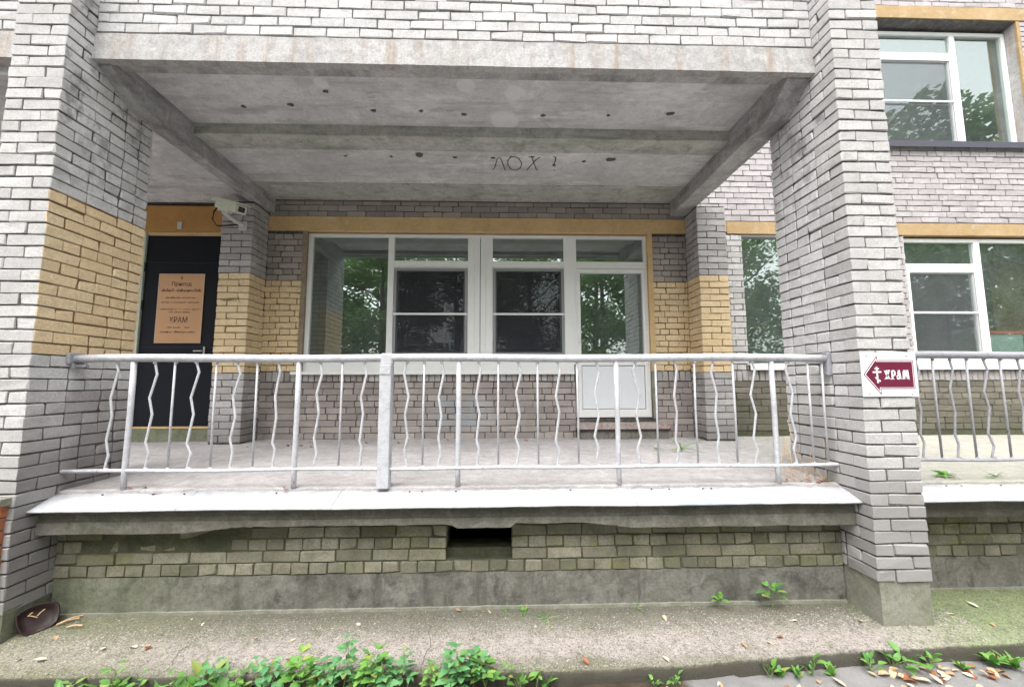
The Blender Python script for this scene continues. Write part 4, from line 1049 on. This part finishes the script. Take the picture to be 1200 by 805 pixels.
def stemmed(x, y, z, h, n_, size, kind, lab, seed, lean=(0, 0), group=None, triple=False, nm='weed'):
    rn = random.Random(seed); T = thing(nm, lab, 'plant', group, (x, y, z)); m = MB()
    top = Vector((lean[0], lean[1], h)); pts = [top*(i/5)+Vector((rn.uniform(-1, 1), rn.uniform(-1, 1), 0))*.004*i for i in range(6)]
    m.tube(pts, [.004, .0035, .003, .0028, .0022, .0015], 5)
    for i in range(n_):
        t = .3+.7*(i+.5)/n_; p = top*t; az = i*1.9+rn.uniform(-.5, .5); pl = size*(.5 if triple else .3)*rn.uniform(.8, 1.3)*(1.3-.5*t)
        d = Vector((-math.sin(az), math.cos(az), .55)); e = p+d*pl; m.tube([p, p+d*pl*.5+Vector((0, 0, .003)), e], .0016, 4)
        k = (-1.0, 0, 1.0) if triple else (0,)
        for a in k: put_leaf(T, rn.choice(LM[kind]), e, size*rn.uniform(.75, 1.15)*(1.2-.45*t), az+a, rn.uniform(.0, .6), rn.uniform(-.35, .35))
    m.build('stem', 'stem', T); return T
def ray(px, py):
    d = _fw+_r2*((px-600)/F)+_u2*((402.5-py)/F); return d
def at_z(px, py, z): d = ray(px, py); t = z/d.z; p = CAM_POS+d*t; return p
GZ = -1.735
# bottom-left weeds, most in front of the apron edge (base point, then size)
def G(px, y): # place at ground distance y for picture column px
    d = ray(px, 800); t = (y+DIST)/d.y; return d.x*t
k = 0
places = [(68, 'dandelion', .10), (120, 'dandelion', .13), (140, 'oval', .10), (186, 'dandelion', .09), (214, 'dandelion', .11), (232, 'oval', .14), (262, 'dandelion', .13), (290, 'oval', .12), (610, 'oval', .11), (640, 'dandelion', .08),
          (768, 'oval', .07), (790, 'oval', .07)]
words = ['leftmost', 'second', 'third', 'fourth', 'fifth', 'sixth', 'seventh', 'eighth']
for i, (px, kind, s_) in enumerate(places):
    if kind == 'oval': s_ *= .6
    y = -.325+.02*(i % 2); s_ *= 1.25
    lab = ('%s weed at the apron foot, %s from the left' % ('toothed' if kind == 'dandelion' else 'round leaved', words[i]) if i else 'leftmost toothed weed at the apron foot') if i < 8 else \
        ['upright weed just right of the leafy clump at the apron foot', 'low toothed weed second to the right of the leafy clump', 'tiny weed at the apron foot below the plinth seedlings', 'tiny weed next to another one right of the middle of the apron foot'][i-8]
    rosette(G(px, y), y, GZ, 11 if kind == 'dandelion' else 12, s_, kind, lab, 100+i, up=(.8, 1.4))
CL = ['bushy weed at the left end of the dense clump', 'bushy weed second from the left in the dense clump', 'bushy weed left of the tallest one in the dense clump', 'tallest bushy weed of the dense clump at the bottom edge', 'bushy weed just right of the tallest one in the clump', 'bushy weed left of the thick railing post line in the clump', 'bushy weed at the middle of the dense clump', 'short bushy weed right of the middle of the clump', 'high bushy weed in the right half of the clump', 'bushy weed second from the right end of the clump', 'bushy weed at the right end of the dense clump', 'low weed squeezed in the right half of the clump', 'low weed in front of the tallest one in the clump', 'low weed in front at the left of the clump']
for i, (px, h, n_, s_) in enumerate([(325, .17, 7, .06), (352, .20, 8, .065), (380, .17, 8, .065), (402, .27, 8, .06), (430, .21, 9, .065), (455, .17, 8, .06), (478, .20, 8, .06), (505, .15, 8, .055), (530, .22, 9, .065), (552, .19, 9, .065), (572, .17, 9, .06), (540, .13, 7, .05), (418, .12, 7, .055), (365, .11, 7, .055)]):
    y = -.35-.022*(i % 3); n_ += 3; h *= 1.15; s_ *= rn.choice((.75, .9, 1.1)); KD = ('toothed', 'nettle', 'toothed')[i % 3]
    stemmed(G(px, y), y, GZ, h, n_, s_, KD, CL[i], 200+i, ((i % 5-2)*.02, .01*(i % 3)), 'leafy weeds crowding the bottom edge', True)
for i, (px, kind, s_, lab) in enumerate([(902, 'oval', .12, 'upright weed with light green oval leaves left of the dry leaf heap'), (915, 'dandelion', .11, 'ragged weed with light leaves beside the dry leaf heap'), (935, 'dandelion', .09, 'low dark green weed between brown leaves'),
                                         (952, 'oval', .10, 'single leaved weed standing against the apron edge'), (976, 'dandelion', .10, 'spreading toothed weed below the right pillar'), (1022, 'oval', .10, 'weed with one broad round leaf below the right pillar'),
                                         (1048, 'oval', .12, 'weed with folded leaves against the apron edge, left of the tallest one'), (1066, 'oval', .12, 'tallest weed with broad oval leaves right of the pillar base'), (1092, 'oval', .11, 'leaning weed right of the tallest one'), (1130, 'dandelion', .08, 'flat grassy weed among pale leaves'),
                                         (1168, 'dandelion', .13, 'bushy weed near the right edge of the picture'), (1190, 'dandelion', .12, 'weed cut by the right edge of the picture')]):
    y = -.21-.02*(i % 2) if px > 1000 else -.26
    rosette(G(px, y), y, GZ, 12 if kind == 'dandelion' else 9, s_*.8, kind, lab, 300+i, up=(.7, 1.45))
for i, (px, h, n_, s_, kind) in enumerate([(88, .10, 5, .05, 'nettle'), (132, .20, 7, .055, 'nettle'), (160, .15, 4, .045, 'nettle'), (205, .17, 6, .05, 'nettle'), (248, .19, 7, .06, 'toothed'), (275, .17, 7, .05, 'nettle'), (303, .19, 8, .055, 'toothed'), (596, .16, 6, .05, 'nettle'), (628, .12, 5, .04, 'nettle')]):
    y = -.325-.015*(i % 2)
    stemmed(G(px, y), y, GZ, h, n_, s_, kind, ['thin stemmed weed near the left end of the apron foot', 'tall weed with narrow leaves third from the picture left', 'weed with drooping small leaves left of the middle strip', 'slender stemmed weed between two toothed rosettes on the left', 'stemmed weed with blue green leaves left of the clump', 'slim weed two steps left of the dense clump', 'stemmed weed touching the left end of the dense clump', 'narrow weed touching the right end of the clump', 'short stemmed weed right of the clump'][i], 500+i, (.02*(i % 3-1), 0))
# seedlings at the foot of the plinth
def P(px, py, z):
    y = .235 if py < 715 else .15; d = ray(px, py); return Vector((d.x*(y+DIST)/d.y, y, -1.60))
p = P(905, 701, -1.592); stemmed(p.x, p.y, p.z, .14, 10, .095, 'nettle', 'larger light green seedling at the plinth foot left of the right pillar', 401)
p = P(843, 706, -1.592); stemmed(p.x, p.y, p.z, .085, 7, .06, 'nettle', 'small light green seedling at the plinth foot', 402)
p = P(747, 706, -1.592); rosette(p.x, p.y, p.z, 5, .03, 'nettle', 'tiny seedling at the plinth foot below the vent side', 403)
p = P(615, 712, -1.592); T = rosette(p.x, p.y, p.z, 12, .09, 'blade', 'thin grassy tuft growing at the plinth foot below the vent', 404, up=(.1, 1.1))
p = P(592, 712, -1.592); rosette(p.x, p.y, p.z, 6, .06, 'blade', 'sparse grass tuft left of the grassy tuft at the plinth foot', 405, up=(.3, 1.2))
p = P(640, 716, -1.60); rosette(p.x, p.y, p.z, 9, .09, 'blade', 'flat grass tuft right of the vent at the plinth foot', 406, up=(.0, .5))
# terrace weeds
rosette(1.93, 1.55, -.70, 9, .20, 'blade', 'dry grass tuft growing from the terrace floor', 410, up=(.3, 1.0))
rosette(1.68, 1.60, -.70, 6, .06, 'dandelion', 'small dried weed on the terrace floor beside the grass tuft', 411, up=(.2, .8))
m = MB(); rn = random.Random(9)
for i in range(16):
    a = Vector((rn.uniform(2.2, 2.52), rn.uniform(.31, .5), -.74)); b = a+Vector((rn.uniform(-.15, .1), rn.uniform(-.05, .1), rn.uniform(.05, .45))); c_ = (a+b)/2+Vector((rn.uniform(-.04, .04), 0, .02)); m.tube([a, c_, b], .003, 4)
o = m.build('dry_weed', 'stick'); tag(o, 'dry twiggy weed in the floor corner by the right pillar', 'plant')
T = rosette(2.50, .32, -.755, 14, .07, 'blade', 'green and dry sprigs at the foot of the right pillar on the flashing', 412, up=(.2, 1.2))
T = rosette(3.55, .42, -.73, 8, .09, 'dandelion', 'dry brown weed on the right terrace behind the grey railing', 413, up=(.1, .9))
rosette(3.9, .36, -.735, 12, .08, 'blade', 'grass tuft on the edge of the right terrace', 414, up=(.2, 1.0))

# fallen leaves
rn = random.Random(21); cnt = 0
def fallen(x, y, z, s_, kind, lab, group):
    o = put_leaf(None, rn.choice(LM[kind]), (x, y, z+.004), s_, rn.uniform(0, 6.28), rn.uniform(-.25, .25), rn.uniform(-.3, .3), 'fallen_leaf')
    ad = {'dry': 'tan', 'pale': 'pale', 'rust': 'rust brown'}[kind]; tag(o, ad+' '+lab, 'leaf', ad+' '+group)
for i in range(110):
    px = rn.uniform(840, 1195); y = -.40+rn.gauss(0, .045)+(.10 if px > 1020 else -.02) + (px-1000)*.0002
    fallen(G(px, y), y, gz(G(px, y), y)+.006, rn.uniform(.035, .075), rn.choice(('dry', 'pale', 'dry', 'rust')), 'curled dry leaf in the litter along the right part of the apron foot', 'leaf litter below the apron')
for i in range(40):
    px = rn.uniform(60, 860); y = -.37+rn.gauss(0, .03); fallen(G(px, y), y, gz(G(px, y), y)+.006, rn.uniform(.03, .06), rn.choice(('dry', 'pale', 'rust')), 'dry leaf on the soil among the weeds at the bottom edge', 'dry leaves on the soil')
for px, py, kind, s_ in [(160, 757, 'pale', .06), (122, 757, 'pale', .05), (55, 770, 'pale', .06), (20, 772, 'pale', .05), (224, 728, 'dry', .03), (240, 730, 'pale', .03), (176, 755, 'dry', .05), (65, 745, 'dry', .05), (178, 756, 'rust', .04), (345, 770, 'rust', .05), (340, 750, 'dry', .03),
                         (540, 717, 'dry', .05), (458, 717, 'rust', .03), (422, 733, 'pale', .04), (575, 720, 'dry', .03), (777, 722, 'dry', .05), (690, 774, 'rust', .05), (784, 771, 'pale', .05), (918, 744, 'rust', .04), (935, 727, 'pale', .05), (1007, 726, 'pale', .05), (875, 756, 'dry', .05),
                         (992, 700, 'pale', .05), (1120, 720, 'pale', .05), (1147, 712, 'pale', .06), (1160, 728, 'dry', .04), (898, 748, 'dry', .04), (1085, 735, 'dry', .04), (250, 708, 'pale', .06), (300, 745, 'dry', .03), (610, 700, 'pale', .03)]:
    p = at_z(px, py, -1.608); e = edge_y(p.x); t = min(1, max(0, (p.y-e)/(.46-e)))
    fallen(p.x, p.y, apron_z(p.x, t)+.003, s_, kind, 'dry leaf scattered on the concrete apron', 'leaves scattered on the apron')
for i in range(22):
    x, y = rn.choice(((-1.9, 2.3), (-2.5, 2.1), (-.9, 2.45), (.6, 2.45), (2.0, 2.0)))
    x += rn.gauss(0, .3); y = min(2.5, y+rn.gauss(0, .12)); fallen(x, y, -.70-.055*(1-(y-.2)/2.46)*.9+.004, rn.uniform(.03, .07), rn.choice(('rust', 'rust', 'dry')), 'leaf lying on the terrace floor near the back wall', 'leaves on the terrace floor')
for i in range(14):
    x = rn.choice((2.12, 2.38, 2.42, -1.5, -2.6))+rn.gauss(0, .05); fallen(x, .285+rn.gauss(0, .015), -.742, rn.uniform(.02, .05), 'rust', 'leaf caught at the edge of the metal flashing', 'leaves along the flashing')

# twigs and the rusty trough
T = thing('rusty_pan', 'dark rusty shallow metal pan leaning in the corner by the left pillar', 'pan')
b0, b1 = at_z(29, 744, -1.602), at_z(66, 731, -1.602)
up_ = Vector((-.045, .035, .115)); pn = (b1-b0).cross(up_).normalized()
def on(px, py, off=0):
    d = ray(px, py); t = (b0+pn*off-CAM_POS).dot(pn)/d.dot(pn); return CAM_POS+d*t
def ring(k, off): return [on(44+(px-44)*k, 725+(py-725)*k)+pn*off for px, py in OUT]
OUT = [(17, 722), (22, 717), (32, 712), (44, 707), (56, 705), (66, 705), (70, 708), (71, 716), (68, 727), (60, 734), (50, 739), (38, 743), (28, 745), (22, 742), (18, 733)]
if pn.dot(_fw) > 0: pn = -pn
n_ = len(OUT); m = MB(); R_ = [ring(.80, -.045), ring(.97, 0), ring(1.0, .004), ring(.90, .003), ring(.80, -.030), ring(.4, -.034)]
vs = [v for g in R_ for v in g]; fs = [(a*n_+i, a*n_+(i+1) % n_, (a+1)*n_+(i+1) % n_, (a+1)*n_+i) for a in range(len(R_)-1) for i in range(n_)]+[tuple(range(n_)), tuple(range(5*n_, 6*n_))]
m.add(vs, fs); m.build('pan_body', 'rust', T, True)
for i, (a, b, lab) in enumerate((((33, 722), (44, 724), 'lower split twig lying in the rusty pan'), ((39, 718), (33, 723), 'short pale twig end in the rusty pan'), ((44, 722), (53, 714), 'long split twig pointing right in the rusty pan'))):
    p_, q_ = on(*a)-pn*.012+Vector((0, 0, .006)), on(*b)-pn*.006+Vector((0, 0, .006)); m = MB(); m.tube([p_, (p_+q_)/2+Vector((0, 0, .003)), q_], .0035, 5); o = m.build('wood_splinter', 'stick'); tag(o, lab, 'twig', 'twigs in the rusty pan')
for i, (px, py, dx, dy) in enumerate(((66, 733, .08, .07), (70, 731, .07, .085), (78, 736, .09, .012))):
    p = at_z(px, py, -1.60); m = MB(); m.tube([(p.x, p.y, -1.592), (p.x+dx*.5, p.y+dy*.5, -1.582), (p.x+dx, p.y+dy, -1.588)], .005, 5); o = m.build('wood_splinter', 'stick'); tag(o, ('longest pale splinter right of the rusty pan', 'brown splinter touching the rusty pan', 'thin white splinter furthest right of the pan')[i], 'twig', 'wood splinters beside the pan')

# ------------------------------------------------------------------ trees across the path (they stand behind the viewer and show in the panes)
def crown_mesh(seed, n_=9000, mat='leaf_tree'):
    rn = random.Random(seed); blobs = []
    for i in range(26):
        a = rn.uniform(0, 6.28); h = rn.uniform(-.95, 1); rr = rn.uniform(.25, 1)*math.sqrt(max(.05, 1-h*h*.85))
        blobs.append((Vector((math.cos(a)*rr*2.6, math.sin(a)*rr*2.6, h*4.6)), rn.uniform(.7, 1.35)))
    vs = []; fs = []
    for i in range(n_):
        c, r_ = rn.choice(blobs); d = Vector((rn.gauss(0, 1), rn.gauss(0, 1), rn.gauss(0, .8))); d = d.normalized()*r_*rn.uniform(.55, 1.05); p = c+d
        s_ = rn.uniform(.07, .17); a = Vector((rn.gauss(0, 1), rn.gauss(0, 1), rn.gauss(0, .5))).normalized(); b = a.cross(Vector((rn.gauss(0, 1), rn.gauss(0, 1), rn.gauss(0, 1)))).normalized()
        k = len(vs); vs += [p-a*s_, p+b*s_*.5, p+a*s_, p-b*s_*.5]; fs.append((k, k+1, k+2, k+3))
    m = MB(); m.add(vs, fs); o = m.build('crown', mat); me = o.data; bpy.data.objects.remove(o); return me
CM = [crown_mesh(1), crown_mesh(2), crown_mesh(3)]
m = MB(); m.tube([(0, 0, 0), (.05, .03, 2), (0, .08, 5), (.1, .0, 8.5), (.05, 0, 11)], [.22, .18, .15, .09, .03], 9)
rn = random.Random(2)
for i in range(12):
    z = 2.5+i*.65; a = i*2.4; d = Vector((math.cos(a), math.sin(a), .7)); m.tube([Vector((0, 0, z)), Vector((0, 0, z))+d*1.0, Vector((0, 0, z))+d*2.1+Vector((0, 0, .4))], [.07, .045, .015], 6)
o = m.build('trunk', 'bark'); TM = o.data; bpy.data.objects.remove(o)
tr = [(-13, -11, 1), (-9, -12.5, 1.1), (-5.4, -10.8, .95), (-2.2, -12.4, 1.05), (1.4, -11.2, .95), (4.9, -12.6, 1.0), (8.6, -11.4, .86), (12.4, -12.8, 1.0), (16.5, -12, .9), (20, -12.5, 1), (24.5, -13.5, .95), (29, -12.6, 1.0), (34, -13.5, 1.0), (39, -14, 1.1), (25, -19, 1.95), (31, -19.5, 2.1), (38, -20, 1.9), (45, -21, 2.1), (-17.5, -13, 1.1),
      (-7, -16.5, 1.2), (-.5, -17, 1.15), (6.6, -17.5, 1.1), (14, -17, 1.0)]
for i, (x, y, s_) in enumerate(tr):
    T = thing('broadleaf_tree', 'leafy green tree across the path, seen mirrored in the window panes', 'tree', 'trees mirrored in the windows', (x, y, -1.8))
    T.rotation_euler = (0, 0, i*1.3); T.scale = (s_, s_, s_*(.78 if y > -14 else .74) if x < 5 else s_*.95)
    link('trunk', TM, T); link('crown', CM[i % 3], T, (0, 0, 6.2))
bushm = crown_mesh(7, 5000)
for i in range(9):
    T = thing('bush', 'low leafy bush in front of the trees, seen mirrored in the panes', 'bush', 'bushes mirrored in the windows', (-14+i*3.6, -9.3-(i % 2)*.8, -1.1))
    T.scale = (.55, .5, .36); T.rotation_euler = (0, 0, i*.9); link('foliage', bushm, T)
